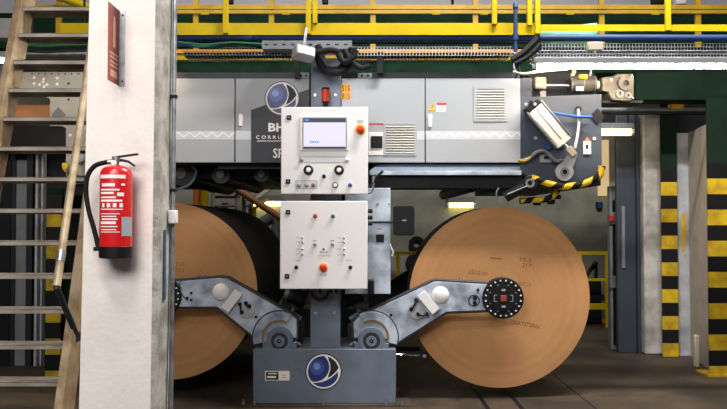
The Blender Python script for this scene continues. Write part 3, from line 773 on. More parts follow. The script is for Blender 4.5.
def mirror():
    Y = 5.98
    c = P(403.5, 236, Y)
    r = thing('mirror', (c.x, Y, c.z), 'black backed inspection mirror on a thin rod beside the zinc cabinet', 'mirror')
    def rounded(x0, y0, x1, y1, q): return [(cx_ + q * math.cos(a), cy_ + q * math.sin(a)) for cx_, cy_, a0 in ((x1 - q, y1 - q, 0), (x0 + q, y1 - q, PI / 2), (x0 + q, y0 + q, PI), (x1 - q, y0 + q, 1.5 * PI)) for a in [a0 + PI / 2 * k / 5 for k in range(6)]]
    MB().poly(rounded(393.2, 205.5, 414.5, 235.5, 3.5), Y, .03).build('shell', 'black', r, bevel=.004)
    MB().poly(rounded(395, 207.3, 412.7, 233.7, 2.6), Y - .003, .004).build('rim', 'rubber', r)
    MB().cyl(P(371, 222.3, Y + .015), P(394, 222.3, Y + .015), .009, 8).build('rod', 'black', r)
    MB().rect(402, 219.8, 406.5, 221, Y - .004, .002).build('marking', 'grey_plastic', r)
    MB().tube(pxpath([(390, 244), (391, 248), (393, 252), (392, 256)], Y), .008, 8).build('wire_clip', 'white_sheet', r)
mirror()

# beacon and number plate
c = P(325.5, 106, 5.98)
o = thing('beacon', (c.x, 5.98, c.z), 'orange signal beacon on a black foot in front of the column', 'beacon')
MB().lathe((c.x, 5.98, 0), [(.02, P(325, 106, 5.98).z), (.024, P(325, 103, 5.98).z), (.036, P(325, 102, 5.98).z)], 20).build('foot', 'black', o)
MB().lathe((c.x, 5.98, 0), [(.034, P(325, 102, 5.98).z), (.034, P(325, 91, 5.98).z), (.03, P(325, 89.5, 5.98).z)], 20).build('lens', 'beacon_orange', o)
MB().lathe((c.x, 5.98, 0), [(.034, P(325, 89.8, 5.98).z), (.033, P(325, 88, 5.98).z), (.02, P(325, 87.5, 5.98).z)], 20).build('cap', 'black', o)
MB().box(c.x - .006, c.x + .006, 5.98, YB + .06, P(325, 106, 5.98).z, P(325, 104, 5.98).z).build('stalk', 'black', o)

# ------------------------------------------------------------------ splicer cabinets on top
YK = YB + .10
ZK0, ZK1 = P(300, 162.5, YK).z, P(300, 78.5, YK).z
def px_x(px, Y=YK): return P(px, 120, Y).x
def splicer_cabinet():
    rs = []
    for a, b, lab in ((110, 309.3, 'pale grey splicer cabinet with the round blue emblem above the half hidden roll'), (341.4, 520.5, 'pale grey splicer cabinet with two louvred vents above the whole roll')):
        xa, xb = px_x(a), px_x(b)
        r = thing('splicer_cabinet', ((xa + xb) / 2, YK + .2, ZK0), lab, 'cabinet')
        MB().box(xa, xb, YK + .022, YK + .36, ZK0, ZK1).build('carcass', 'cabinet_seam', r); rs.append(r)
        MB().box(xa, xb, YK + .02, YK + .3, ZK1, P(300, 72, YK).z).build('top_rail', 'machine_dark', r)
    doors = []
    for a, b, k in ((110, 234.3, 0), (235.6, 309.3, 0), (341.4, 424.6, 1), (425.8, 520.5, 1)):
        doors.append(MB().box(px_x(a), px_x(b), YK, YK + .022, ZK0, ZK1).build('door', 'cabinet', rs[k], bevel=.003))
    MB().rect(298, 72.5, 309, 78, YK + .012, .008).build('top_switch_plate', 'grey_label', rs[0])
    MB().rect(358, 73, 372, 78, YK + .012, .008).build('top_switch_plate', 'grey_label', rs[1])
    for px in (301, 306, 362, 368): MB().disc(px, 75.5, 1.2, YK + .004, .01, 8).build('top_switch', 'black', rs[0 if px < 320 else 1])
    # band with wave
    for (a, b, d) in ((150, 234.3, doors[0]), (235.6, 251, doors[1]), (417, 424.6, doors[2]), (425.8, 520.5, doors[3])):
        bd = MB().rect(a, 131, b, 139.5, YK - .0008, .0008).build('band', 'band', d)
        if b - a > 20:
            pts = []; n = int((b - a) / .9)
            for i in range(n + 1):
                px = a + (b - a) * i / n; pts.append((px, 134.6 + 2.0 * math.sin(px * 2 * PI / 11.3)))
            up = [(P(x, y - .9, YK).x, P(x, y - .9, YK).z) for x, y in pts]; lo = [(P(x, y + .9, YK).x, P(x, y + .9, YK).z) for x, y in pts]
            w_ = MB(); m = len(up)
            w_._add([(p[0], YK - .0014, p[1]) for p in up + lo], [(i, i + 1, m + i + 1, m + i) for i in range(m - 1)])
            w_.build('wave_line', 'wave', bd, smooth=False)
    # branded dark field
    br = MB().poly([(251, 162.3), (251, 110), (309.3, 89), (309.3, 162.3)], YK - .001, .001).build('brand_field', 'navy_print', doors[1])
    emblem(282, 98.5, 16.5, YK - .004, doors[1])
    text('BHS', 268.3, 131.2, YK - .0018, 8.2, doors[1], 'print_white', width=24, bold=.03)
    text('C O R R U G A T E D', 256, 138.8, YK - .0018, 3.4, doors[1], 'print_white', width=52, bold=.02)
    b = MB(); pts = []
    for i in range(61):
        px = 257 + 50 * i / 60; pts.append((px, 141 + .5 * (1 if i % 2 else -1)))
    vs = [tuple(P(x, y - .35, YK - .0018)) for x, y in pts] + [tuple(P(x, y + .35, YK - .0018)) for x, y in pts]
    b._add(vs, [(i, i + 1, 62 + i, 61 + i) for i in range(60)]); b.build('zigzag_line', 'print_white', doors[1], smooth=False)
    text('SP', 273, 157.8, YK - .0018, 9.4, doors[1], 'print_white', width=10.5, bold=.02)
    # handles
    for px, py, d in ((240.5, 120, 1), (430, 121, 3)):
        h = MB().rect(px - 2, py - 6.3, px + 2, py + 6.3, YK - .012, .012).build('handle', 'print_white', doors[d], bevel=.006)
    # warning label
    MB().rect(436, 103.2, 446, 112, YK - .001, .001).build('warning_label', 'panel_white', doors[3])
    MB().rect(436.5, 103, 446.5, 105, YK - .002, .001).build('warning_header', 'print_red', doors[3])
    for py in (107, 109): MB().rect(437.5, py, 445, py + .5, YK - .002, .001).build('warning_line', 'grey_plastic', doors[3])
    MB().poly([(428.2, 110.4), (436.2, 110.4), (432.2, 103.2)], YK - .002, .002).build('warning_triangle', 'hose_yellow', doors[3])
    MB().poly([(431.2, 109), (432, 106.9), (431.4, 106.9), (432.8, 104.9), (432.4, 106.3), (433.1, 106.3)], YK - .003, .001).build('lightning_bolt', 'print_black', doors[3])
    MB().rect(369, 123.3, 383.5, 124.9, YK - .001, .001).build('red_caption', 'print_red', doors[2])
    sk = MB().rect(368.5, 132, 383.2, 155, YK - .004, .004).build('socket_plate', 'print_white', doors[2])
    MB().rect(371, 136, 382.5, 148, YK - .012, .008).build('socket_cover', 'black', doors[2], bevel=.002)
    for k in range(2): MB().disc(374.5 + 4.5 * k, 142, 1.2, YK - .014, .004, 8).build('socket_hole', 'navy_print', doors[2])
    # vents
    for (x0, y0, x1, y1, d, fw) in ((383.6, 122.5, 416.5, 155.5, 2, 2.2), (473.5, 86, 507.5, 121.5, 3, 3.2)):
        a, b, c, e = Rc(x0, y0, x1, y1, YK)
        t = S(fw, YK); f = MB().box(a, b, YK - .006, YK, e - t, e).box(a, b, YK - .006, YK, c, c + t).box(a, a + t, YK - .006, YK, c + t, e - t).box(b - t, b, YK - .006, YK, c + t, e - t)
        fr = f.build('vent_frame', 'cabinet', doors[d])
        MB().box(a + t, b - t, YK - .0015, YK, c + t, e - t).build('vent_back', 'frame_grey', fr)
        n = 11; h = (e - c - 2 * t) / n
        M0 = None
        for k in range(n):
            z = c + t + h * k
            if M0 is None:
                q = MB(); q._add([(a + t, YK - .0015, z), (b - t, YK - .0015, z), (b - t, YK - .010, z + .1 * h), (a + t, YK - .010, z + .1 * h), (a + t, YK - .0015, z + .75 * h), (b - t, YK - .0015, z + .75 * h)],
                                 [(0, 1, 2, 3), (3, 2, 5, 4), (0, 3, 4), (1, 5, 2), (0, 4, 5, 1)])
                M0 = q.build('vent_slat', 'panel_beige', fr, smooth=False)
            else: inst(M0, (0, 0, h * k), fr)
    # number plate
    for i, s_ in enumerate(('515', '815')):
        y = 92 + 8 * i
        MB().rect(341.3, y - 7.6, 350.4, y - .2, YK - .0015, .0015).build('number_plate', 'orange_yellow', doors[2])
        text(s_, 342.0, y - 1.1, YK - .0022, 5.6, doors[2], 'print_black', 'digits', width=7.8, bold=.02)
splicer_cabinet()

# dark machine body behind and under the cabinets
def splicer_frame():
    xa, xb = px_x(110), px_x(521)
    r = thing('splicer_machine', ((xa + xb) / 2, 7.5, 1.8), 'dark machine frame with rollers spanning behind the pale cabinets', 'machine')
    zt = P(300, 73, YK).z; zl = P(300, 180, 6.7).z
    MB().box(xa, xb, YK + .38, 8.7, zl, zt - .03).build('body', 'frame_dark', r)
    # bright tray lip under the right-hand doors
    a = P(376, 163, YK).x; b = P(520, 163, YK).x
    q = MB(); y0, y1 = YK - .05, YK + .06; z0 = P(400, 171.5, y0).z; z1 = P(400, 163.5, YK + .05).z
    q._add([(a - .06, y0, z0), (b, y0, z0), (b, y1, z1), (a + .02, y1, z1), (a - .06, y0, z0 - .02), (b, y0, z0 - .02), (b, y1 + .3, z0 - .02), (a - .06, y1 + .3, z0 - .02)],
           [(0, 1, 2, 3), (0, 4, 5, 1), (4, 7, 6, 5), (3, 2, 6, 7), (0, 3, 7, 4), (1, 5, 6, 2)])
    q.build('drip_tray', 'machine_paint', r, smooth=False)
    z2 = P(400, 188, YK).z
    MB().box(a - .05, b, y0 - .006, y0, z0 - .03, z0 + .004).build('tray_lip', 'zinc_sheet', r, bevel=.003)
    MB().box(a - .06, b + .02, YK + .0, YK + .38, z2, z0 - .021).build('lower_beam', 'frame_dark', r)
    # transverse rollers, left ends seen under the left door
    for (px, py, rr, Y) in ((184, 174, .11, 6.5), (225, 176, .08, 6.6), (266, 176, .07, 6.7), (470, 186, .06, 6.5)):
        c = P(px, py, Y); c.y = YK + .30
        MB().cyl(c, c + Vector((0, 2.2, 0)), rr, 24).build('roller', 'machine_dark', r)
        MB().cyl(c - Vector((0, .02, 0)), c, rr * .45, 16).build('roller_bearing', 'frame_grey', r)
    MB().tube(pxpath([(176, 190), (190, 184), (196, 172), (192, 166)], YK + .2), .012, 8).build('air_hose', 'machine_paint', r)
    MB().box(px_x(215), px_x(285), YK + .12, YK + .2, P(250, 168, YK).z, ZK0 - .004).build('angle_bar', 'machine_dark', r)
splicer_frame()

# ------------------------------------------------------------------ end plate on the right with its mechanism
YE = YB + .12
def end_plate():
    Y = YE
    pts = [(519, 98), (532, 97), (601.5, 94), (602, 176), (599, 183), (592, 187), (560, 189), (540, 184), (519, 172)]
    c = P(560, 189, Y)
    r = thing('machine_end_plate', (c.x, Y, c.z), 'dark slate end plate of the splicer beside the pale cabinet', 'machine plate')
    MB().poly(pts, Y, .05).build('plate', 'plate_paint', r, bevel=.004)
    MB().poly([(519, 78), (532, 78), (532, 98), (519, 98)], Y + .01, .05).build('plate_ear', 'plate_paint', r)
    for (px, py) in ((535.5, 138), (594.5, 138.5)): MB().disc(px, py, 1.8, Y - .008, .008, 14).build('plate_bolt', 'white_sheet', r)
    MB().poly([(590, 116), (597.5, 108), (605, 116), (597.5, 124.5)], Y - .01, .01).build('diamond_cover', 'black', r)
    MB().lathe(P(578, 109, Y), [(S(3, Y), 0), (S(3, Y), .02), (S(2, Y), .03)], 14, axis='y').build('cable_entry', 'black', r)
end_plate()
o = thing('pneumatic_cylinder', tuple(P(548, 160, YE - .1)), 'silver pneumatic cylinder slanting across the dark end plate', 'cylinder')
pa, pb = P(534, 109, YE - .07), P(561, 141, YE - .07)
dv = (pb - pa).normalized(); up = Vector((0, 1, 0)); sd = dv.cross(up)
M = Matrix.Translation(pa) @ Matrix((( dv.x, up.x, sd.x, 0), (dv.y, up.y, sd.y, 0), (dv.z, up.z, sd.z, 0), (0, 0, 0, 1)))
Ln = (pb - pa).length; hw = S(7.6, YE)
MB().box(0, Ln, -.05, .05, -hw, hw, M=M).build('barrel', 'aluminium', o, bevel=.006)
MB().box(.02, Ln - .02, -.054, -.05, -.003, .003, M=M).build('barrel_groove', 'frame_grey', o)
MB().box(-.05, .0, -.052, .052, -hw * 1.05, hw * 1.05, M=M).build('rear_cap', 'black', o, bevel=.005)
MB().box(Ln, Ln + .03, -.052, .052, -hw * 1.05, hw * 1.05, M=M).build('front_cap', 'aluminium', o, bevel=.004)
for sg in (-1, 1): MB().cyl(M @ Vector((-.02, -.05, sg * hw * 1.2)), M @ Vector((Ln + .02, -.05, sg * hw * 1.2)), .008, 8).build('tie_bar', 'steel', o)
pe = P(571, 152, YE - .07)
MB().cyl(M @ Vector((Ln + .03, 0, 0)), pe, .014, 12).build('piston_rod', 'bright_steel', o)
MB().box(-.045, .04, -.03, .03, -.028, .028, M=Matrix.Translation(pe) @ M.to_3x3().to_4x4()).build('clevis', 'beige_plastic', o, bevel=.006)
for i, (px, py) in enumerate(((526, 104), (531, 102), (535, 104), (529, 110))):
    q = P(px, py, YE - .13); MB().cyl(q, q + Vector((.01, .05, 0)), .014, 10).build('air_fitting', 'black' if i % 2 else 'steel', o)
o = thing('lever', tuple(P(564, 182, YE - .03)), 'light steel lever with a round eye at the cylinder rod end', 'lever')
c = P(564, 172, YE - .04)
MB().ring((c.x, c.z), S(3.2, YE), S(9, YE), YE - .06, YE - .02).build('eye', 'white_sheet', o, bevel=.003)
MB().poly([(559.5, 165), (569, 154), (575.5, 151), (577, 156), (573, 168), (570, 172)], YE - .055, .03).build('arm', 'white_sheet', o, bevel=.003)
MB().disc(564, 172, 3.2, YE - .05, .05, 16).build('pin', 'black', o)
MB().ring((c.x, c.z), S(2.4, YE), S(4.4, YE), YE - .068, YE - .058).build('pin_ring', 'frame_grey', o)
o = thing('hose_run', tuple(P(560, 166, YE - .03)), 'grey and blue hoses looping over the dark end plate', 'hoses')
MB().tube(pxpath([(544, 111.5), (560, 114), (576, 116.5), (592, 117)], YE - .05), .012, 10).build('blue_hose', 'blue_tube', o)
MB().tube(pxpath([(578, 109), (579, 122), (577.5, 136), (575, 148)], YE - .03), .013, 10).build('grey_cable', 'white_sheet', o)
MB().tube(pxpath([(520, 161), (529, 158.5), (537, 152), (545, 151.5), (551, 157), (556, 161), (562, 160)], YE - .06), .015, 10).build('corrugated_hose', 'frame_grey', o)
MB().tube(pxpath([(518, 160), (524, 161), (530, 158)], YE - .07), .011, 10).build('hose_end', 'yellow_dim', o)
MB().poly([(544, 146), (551, 143.5), (552, 149), (546, 150)], YE - .03, .03).build('blue_valve', 'blue_tube', o, bevel=.003)
MB().rect(540, 154.5, 552, 162.5, YE - .02, .02).build('valve_block', 'white_sheet', o, bevel=.003)
MB().rect(544, 156, 549, 159, YE - .026, .006).build('valve_port', 'black', o)
o = thing('paper_tag', tuple(P(587, 154, YE - .01)), 'small white paper tag hanging on the dark end plate', 'tag')
MB().rect(583.5, 141, 591, 154, YE - .012, .001).build('card', 'print_white', o)
MB().rect(585.5, 144.5, 588.5, 149, YE - .013, .001).build('print_block', 'print_black', o)
MB().poly([(584, 141.5), (587.3, 137), (590.8, 141.5)], YE - .013, .001).build('hook', 'copper', o)

def striped_hose(pts, rpx, Y, label, per=3):
    pp = pxpath(pts, Y, 10); o = MB()
    acc = [0]
    for i in range(1, len(pp)): acc.append(acc[-1] + (pp[i] - pp[i - 1]).length)
    # resample evenly so that the wrap stays regular
    n = max(8, int(acc[-1] / .012)); out = []
    for k in range(n + 1):
        t = acc[-1] * k / n; i = max(j for j in range(len(acc)) if acc[j] <= t + 1e-9); i = min(i, len(pp) - 2)
        u = (t - acc[i]) / max(1e-9, acc[i + 1] - acc[i]); out.append(pp[i].lerp(pp[i + 1], u))
    o.tube(out, S(rpx, Y), 12, mi=lambda i, j: 1 if ((i * .012 / .16 + j / 12) % 1) < .5 else 0)
    return o.build('striped_hose', ['rubber', 'hose_yellow'], None, label=label, cat='hose')
striped_hose([(531, 178), (541, 181), (553, 185), (566, 186.5), (580, 184.5), (592, 180.5), (600, 174.5), (602, 166)], 3.5, YE - .04, 'black and yellow wrapped hose edging the bottom of the end plate')
striped_hose([(520, 201), (533, 200), (545, 199.5), (553, 196), (558, 189.5)], 3.1, YE + .12, 'short black and yellow wrapped hose under the end plate')
o = thing('web_roller', tuple(P(520, 205, YE)), 'black guide roller slanting out below the end plate', 'roller')
MB().cyl(P(529, 183.5, YE - .02), P(505, 196, YE + .05), S(6.5, YE), 20).build('tube', 'machine_dark', o)
MB().lathe(P(530, 183, YE - .03), [(S(7.6, YE), -.05), (S(7.6, YE), .03), (S(6.8, YE), .036)], 24, axis='y').build('end_housing', 'black', o)
MB().ring((P(530, 183, YE - .075).x, P(530, 183, YE - .075).z), S(2.4, YE), S(4.6, YE), YE - .08, YE - .06).build('end_ring', 'frame_grey', o)
MB().cyl(P(507, 194.5, YE - .08), P(527, 186, YE - .08), .006, 8).build('bright_rod', 'bright_steel', o)
MB().tube(pxpath([(499, 188), (496.5, 192), (497, 198), (500, 203)], YE - .02), .007, 8).build('wire_loop', 'steel', o)
o = thing('blue_coupling', tuple(P(538, 204, YE + .1)), 'small blue hose couplings under the end plate', 'coupling')
for (px, py) in ((537, 203), (551, 202), (557, 197)):
    q = P(px, py, YE + .2); MB().cyl(q - Vector((.03, 0, 0)), q + Vector((.03, 0, 0)), .02, 10).build('coupling', 'blue', o)

# ------------------------------------------------------------------ gear motor above the end plate
def gear_motor():
    Y = YB + .16
    c = P(580, 102, Y)
    r = thing('gear_motor', (c.x, Y + .1, c.z), 'gear motor with a silver gearbox lying above the end plate', 'motor')
    k = lambda px, py, d=.12: P(px, py, Y + d)
    MB().cyl(k(569, 84.5), k(595, 84.5), S(8.4, Y), 28).build('motor_body', 'cast_metal', r)
    for i in range(3):
        px = 570 + 11.6 * i; MB().cyl(k(px, 84.5), k(px + 1.0, 84.5), S(8.9, Y), 28).build('cooling_fin', 'machine_paint', r)
    MB().rect(576.5, 86.5, 583.5, 90.5, Y - .0, .02).build('rating_plate', 'print_white', r)
    MB().box(k(577, 76).x, k(585, 76).x, Y + .04, Y + .16, k(577, 80.5).z, k(577, 76).z).build('terminal_box', 'orange_yellow', r, bevel=.004)
    MB().cyl(k(546, 85.5), k(569, 85.5), .014, 12).build('shaft', 'steel', r)
    MB().box(k(533, 84).x, k(545, 84).x, Y + .06, Y + .18, k(533, 90).z, k(533, 78).z).build('bearing_box', 'beige_plastic', r, bevel=.015)
    MB().rect(536, 83.5, 542, 85.5, Y + .057, .004).build('box_label', 'print_white', r)
    MB().box(k(539, 95).x, k(545, 95).x, Y + .08, Y + .16, k(539, 98.5).z, k(539, 91.5).z).build('sensor', 'white_sheet', r, bevel=.004)
    MB().cyl(k(595, 85), k(604, 85), S(4.2, Y), 18).build('coupling', 'aluminium', r)
    g = MB().poly([(602, 77), (614, 76), (617, 73.5), (633, 73.5), (634.5, 78), (634, 99), (629, 101.5), (611, 100), (608, 92), (602, 91)], Y + .03, .18).build('gearbox', 'cast_metal', r, bevel=.008)
    q = k(625, 83.5, .03); MB().ring((q.x, q.z), S(3, Y), S(7.5, Y), Y + .005, Y + .04, n=28).build('output_flange', 'cast_metal', g)
    MB().disc(625, 83.5, 3, Y + .02, .03, 16).build('output_bore', 'black', g)
    q = k(619.5, 94, .03); MB().ring((q.x, q.z), S(2.2, Y), S(4, Y), Y + .018, Y + .04, n=20).build('oil_plug_ring', 'frame_grey', g)
    q = k(628, 95.5, .03); MB().ring((q.x, q.z), S(1.6, Y), S(3.2, Y), Y + .018, Y + .04, n=20).build('oil_plug_ring', 'frame_grey', g)
    for (px, py) in ((611, 80), (632, 76), (632.5, 98), (612.5, 97.5)): bolt('gearbox_bolt', g, px, py, Y + .03, 1.1, 'bright_steel')
    MB().box(k(566, 97).x, k(640, 97).x, Y + .06, Y + .3, k(570, 104).z, k(570, 101.5).z).build('mounting_bar', 'frame_dark', r)
    MB().box(k(533, 90).x, k(600, 90).x, Y + .28, Y + .5, k(570, 101.5).z, k(570, 72, .28).z).build('dark_backing', 'frame_dark', r)  # black box filling the view behind the motor
    for pts in ([(571, 76), (573, 70), (569, 66), (560, 68)], [(590, 76), (591, 69), (588, 66.5)], [(573, 76), (575, 71), (572, 67.5)]):
        MB().tube(pxpath(pts, Y + .06), .009, 8).build('cable', 'panel_beige', r)
gear_motor()
MB().box(P(521.5, 97, YE).x, P(602, 97, YE).x, YE + .05, 8.7, P(560, 187, YE + .3).z, P(560, 101, YE + .05).z).build('splicer_housing', 'frame_dark', None, label='deep dark housing behind the slate end plate', cat='machine')

# ------------------------------------------------------------------ tube lamps
def tube_lamp(px0, px1, py0, py1, Y, label, m='tube_light', group=None, housing='frame_grey'):
    a, b = P(px0, py0, Y), P(px1, py1, Y)
    r = thing('tube_lamp', tuple((a + b) / 2), label, 'lamp', group)
    rr = S(2.8, Y) if Y < 7 else .045
    MB().cyl(a + Vector((.03, 0, 0)), b - Vector((.03, 0, 0)), rr, 16).build('diffuser', m, r)
    h = MB(); h.box(a.x, b.x, Y - .045, Y + .045, a.z + rr * .55, a.z + rr * .55 + S(6, Y)); hs = h.build('housing', housing, r, bevel=.006)
    for q, sg in ((a, 1), (b, -1)):
        MB().cyl(q, q + Vector((sg * .03, 0, 0)), rr * 1.05, 16).build('end_cap', 'panel_white', r)
    n = int((b.x - a.x) / .32)
    for i in range(n): 
        x = a.x + .16 + .32 * i; MB().box(x - .01, x + .01, Y - .05, Y - .044, a.z + rr * .2, a.z + rr * .9).build('clip', 'steel', r)
    return r
rl_ = tube_lamp(533, 758, 65.8, 65.8, 5.8, 'long lit tube lamp under the cable trays above the gear motor')
for px in (560, 640, 720):
    q = P(px, 58.5, 5.8); MB().box(q.x - .012, q.x + .012, 5.8, 6.0, q.z - .01, q.z + .012).build('bracket', 'galvanised', rl_)
tube_lamp(596, 633, 131.5, 131.5, 8.04, 'short lit tube lamp in the dark doorway behind the end plate', 'tube_light_warm')
dl = [q for q in bpy.data.objects if q.get('label', '').startswith('short lit tube lamp in')][0]
for px in (602, 628): MB().cyl(P(px, 129, 8.04), P(px, 110, 8.04), .008, 8).build('hanger_rod', 'frame_dark', dl)
pl_ = tube_lamp(96, 168, 60, 60, 5.96, 'warm lit tube lamp behind the head of the white pillar', 'tube_light_left')
for px in (105, 160): MB().cyl(P(px, 57, 5.988), P(px, 30, 5.988), .012, 8).build('hanger_rod', 'frame_dark', pl_)
tube_lamp(-55, 9, 60, 60, 5.9, 'lit tube lamp behind the top of the stair')
tube_lamp(252, 283, 203, 203, 11.24, 'yellow lit lamp among the pipes under the splicer', 'tube_light_warm')
tube_lamp(447, 475, 204.5, 204.5, 11.24, 'yellow lit lamp above the whole paper roll', 'tube_light_warm')

# ------------------------------------------------------------------ walkway over the machine
def walkway():
    Y = YB + .0
    a, b = P(60, 29, Y).x, P(541, 29, Y).x
    z0, z1 = P(300, 35, Y).z, P(300, 23, Y).z
    r = thing('walkway_guardrail', ((a + b) / 2, Y, z0), 'bright yellow guardrail along the walkway edge above the cabinets', 'guardrail')
    MB().box(a, b, Y, Y + .008, z0, z1).build('toe_board', 'yellow', r, bevel=.002)
    for px, w_, y1 in ((226, 2.7, 34), (308.6, 2.6, 34.5), (315, 2.4, 24), (494, 2.6, 25), (529, 2.6, 26), (537, 2.7, 34.5), (120, 2.7, 34)):
        x = P(px, 12, Y).x; h = S(w_, Y); MB().box(x - h, x + h, Y - .03, Y, P(300, y1, Y).z, z0 + 1.15).build('post', 'yellow', r, bevel=.003)
    for z in (.6, 1.1): MB().box(a, b, Y - .03, Y + .01, z0 + z, z0 + z + .045).build('rail', 'yellow', r, bevel=.003)
    d = MB().box(a, b, Y + .11, Y + .3, z0 + .0, z0 + .02).build('walkway_deck', 'green_dark', None, label='dark green walkway deck behind the bright yellow toe board', cat='walkway')
    Y2 = YB + .7
    a2, b2 = P(541, 27, Y2).x, P(790, 27, Y2).x
    z2, z3 = P(600, 31, Y2).z, P(600, 24.5, Y2).z
    r = thing('walkway_guardrail', ((a2 + b2) / 2, Y2, z2), 'thin yellow guardrail over the cable trays beside the green girder', 'guardrail')
    MB().box(a2, b2, Y2, Y2 + .008, z2, z3).build('toe_board', 'yellow', r)
    x = P(667, 12, Y2).x; h = S(2.6, Y2); MB().box(x - h, x + h, Y2 - .03, Y2, z2, z2 + 1.15).build('post', 'yellow', r)
    x = P(780, 12, Y2).x; MB().box(x - h, x + h, Y2 - .03, Y2, z2, z2 + 1.15).build('post', 'yellow', r)
    MB().box(a2, b2, Y2 - .03, Y2 + .01, z2 + 1.1, z2 + 1.15).build('rail', 'yellow', r)
walkway()
def rear_rail():
    Y = 9.0
    r = thing('rear_guardrail', (0, Y, P(300, 61, Y).z), 'dim yellow guardrail of the walkway at the back of the machine', 'guardrail')
    a, b = P(20, 50, Y).x, P(760, 50, Y).x
    for (y0, y1, m) in ((4.6, 9.2, 'yellow_dim'), (10.0, 13.6, 'yellow_dim'), (49.3, 53.3, 'orange_yellow'), (55.8, 60, 'yellow')):
        MB().box(a, b, Y, Y + .03, P(300, y1, Y).z, P(300, y0, Y).z).build('rail', m, r, bevel=.004)
    for px in (57, 210, 276, 373, 475, 575, 640): MB().box(P(px - 3, 50, Y).x, P(px + 3, 50, Y).x, Y - .02, Y, P(300, 60.5, Y).z, P(300, 55, Y).z).build('clamp', 'yellow', r)
    for px in (205, 286, 436, 484, 570, 655): MB().box(P(px - 4, 14, Y).x, P(px + 4, 14, Y).x, Y - .02, Y, P(300, 15, Y).z, P(300, 12.6, Y).z).build('clamp', 'yellow', r)
    for px in (57, 195, 271, 373, 476, 603, 700): MB().box(P(px - 2.6, 50, Y).x, P(px + 2.6, 50, Y).x, Y + .03, Y + .07, P(300, 58, Y).z, P(300, -30, Y).z).build('post', 'yellow_dim', r)
    MB().cyl(P(52, -6, Y - .1), P(95, 10, Y - .1), .05, 12).build('brace', 'yellow', r)
    MB().box(a, b, Y + .03, Y + .9, P(300, 72, Y).z, P(300, 61, Y).z).build('walkway_beam', 'green', None, label='green walkway beam under the dim yellow guardrail', cat='beam')
    Yg = 10.2
    MB().box(P(-60, 20, Yg).x, P(790, 20, Yg).x, Yg, Yg + .4, P(300, 48, Yg).z, P(300, 13, Yg).z).build('green_girder', 'green', None, label='long dark green steel girder across the back of the hall', cat='girder')
rear_rail()
# ducts and hangers seen above the guardrail
for i, (px, w_, lab) in enumerate(((228, 9, 'dark hanger bracket above the first yellow post'), (325, 6, 'dark hanger bracket between two close yellow posts'), (453, 2, 'thin black hanger rod above the middle of the guardrail'), (659, 12, 'dark valve body beside the pale duct stub above the guardrail'), (682, 10, 'pale duct stub beside the last yellow post'))):
    Y = 10.0; a, b, c, d = Rc(px - w_ / 2, -20, px + w_ / 2, 4, Y)
    MB().box(a, b, Y, Y + .12, c, d).build('hanger', 'frame_dark' if i < 4 else 'panel_white', None, bevel=.02, label=lab, cat='hanger')

# ------------------------------------------------------------------ pipes, cable trays
Yp = YB - .02
o = thing('blue_pipe', tuple(P(300, 42, Yp)), 'long blue pipe running just under the yellow toe board', 'pipe')
MB().cyl(P(120, 37, Yp + .08), P(800, 38.4, Yp + .08), S(3.6, Yp), 16).build('pipe', 'blue', o)
MB().cyl(P(120, 40.5, Yp + .12), P(540, 41.2, Yp + .12), S(1.4, Yp), 12).build('thin_pipe', 'machine_paint', o)
for px in (249, 535): MB().cyl(P(px - 4, 37.5, Yp + .08), P(px + 4, 37.5, Yp + .08), S(5.2, Yp), 16).build('union', 'blue', o)
o = thing('blue_riser', tuple(P(515.5, 52, Yp - .03)), 'short upright blue riser pipe with flared top crossing the toe board', 'pipe')
MB().cyl(P(515.5, 52, Yp - .03), P(515.5, 9, Yp - .03), S(2.1, Yp), 14).build('pipe', 'blue', o)
MB().lathe(P(515.5, 9, Yp - .03), [(S(2.1, Yp), 0), (S(2.8, Yp), .01), (S(2.4, Yp), .04), (S(1, Yp), .06)], 14).build('cap', 'blue', o)
MB().cyl(P(515.5, 40, Yp - .03), P(515.5, 34, Yp - .03), S(3.1, Yp), 14).build('fitting', 'blue', o)

def mesh_tray(px0, px1, py_top, py_bot, Y0, Y1, label, sp=.027):
    a = P(px0, py_bot, Y0); b = P(px1, py_bot, Y0); zt = P(px0, py_top, Y0).z; zb = a.z
    r = thing('cable_tray', ((a.x + b.x) / 2, (Y0 + Y1) / 2, zb), label, 'cable tray', 'wire mesh cable trays')
    q = MB()
    for (y, z) in ((Y0, zt), (Y0, (zt + zb) / 2), (Y0, zb), ((Y0 + Y1) / 2, zb), (Y1, zb), (Y1, zt)): q.cyl((a.x, y, z), (b.x, y, z), .003, 6)
    q.build('long_wires', 'galvanised', r)
    q = MB(); n = int((b.x - a.x) / sp)
    for i in range(n):
        x = a.x + sp * (i + .5); q.tube([(x, Y0 + .006, zt), (x, Y0 + .006, zb), (x, Y1, zb), (x, Y1, zt)], .0035, 5)
    o = q.build('cross_wires', 'steel', r); o['kind'] = 'stuff'
    cols = ['rubber', 'machine_dark', 'rubber', 'frame_grey']
    for i in range(4):
        y = Y0 + .05 + (Y1 - Y0 - .1) * i / 3
        MB().tube(path([(a.x, y, zb + .02), (a.x + (b.x - a.x) * .3, y + .02, zb + .024), (a.x + (b.x - a.x) * .7, y - .02, zb + .02), (b.x, y, zb + .022)], 6), .014, 8).build('cable', cols[i], r)
mesh_tray(350, 512, 47, 55.5, 6.03, 6.24, 'wire mesh cable tray above the vented cabinet doors')
mesh_tray(541, 760, 43.5, 50.5, 6.05, 6.22, 'upper wire mesh cable tray behind the small junction box')
mesh_tray(536, 760, 51, 57, 5.98, 6.24, 'lower wire mesh cable tray right above the long tube lamp')
mesh_tray(182, 300, 47.5, 55, 6.03, 6.26, 'wire mesh cable tray above the branded cabinet')
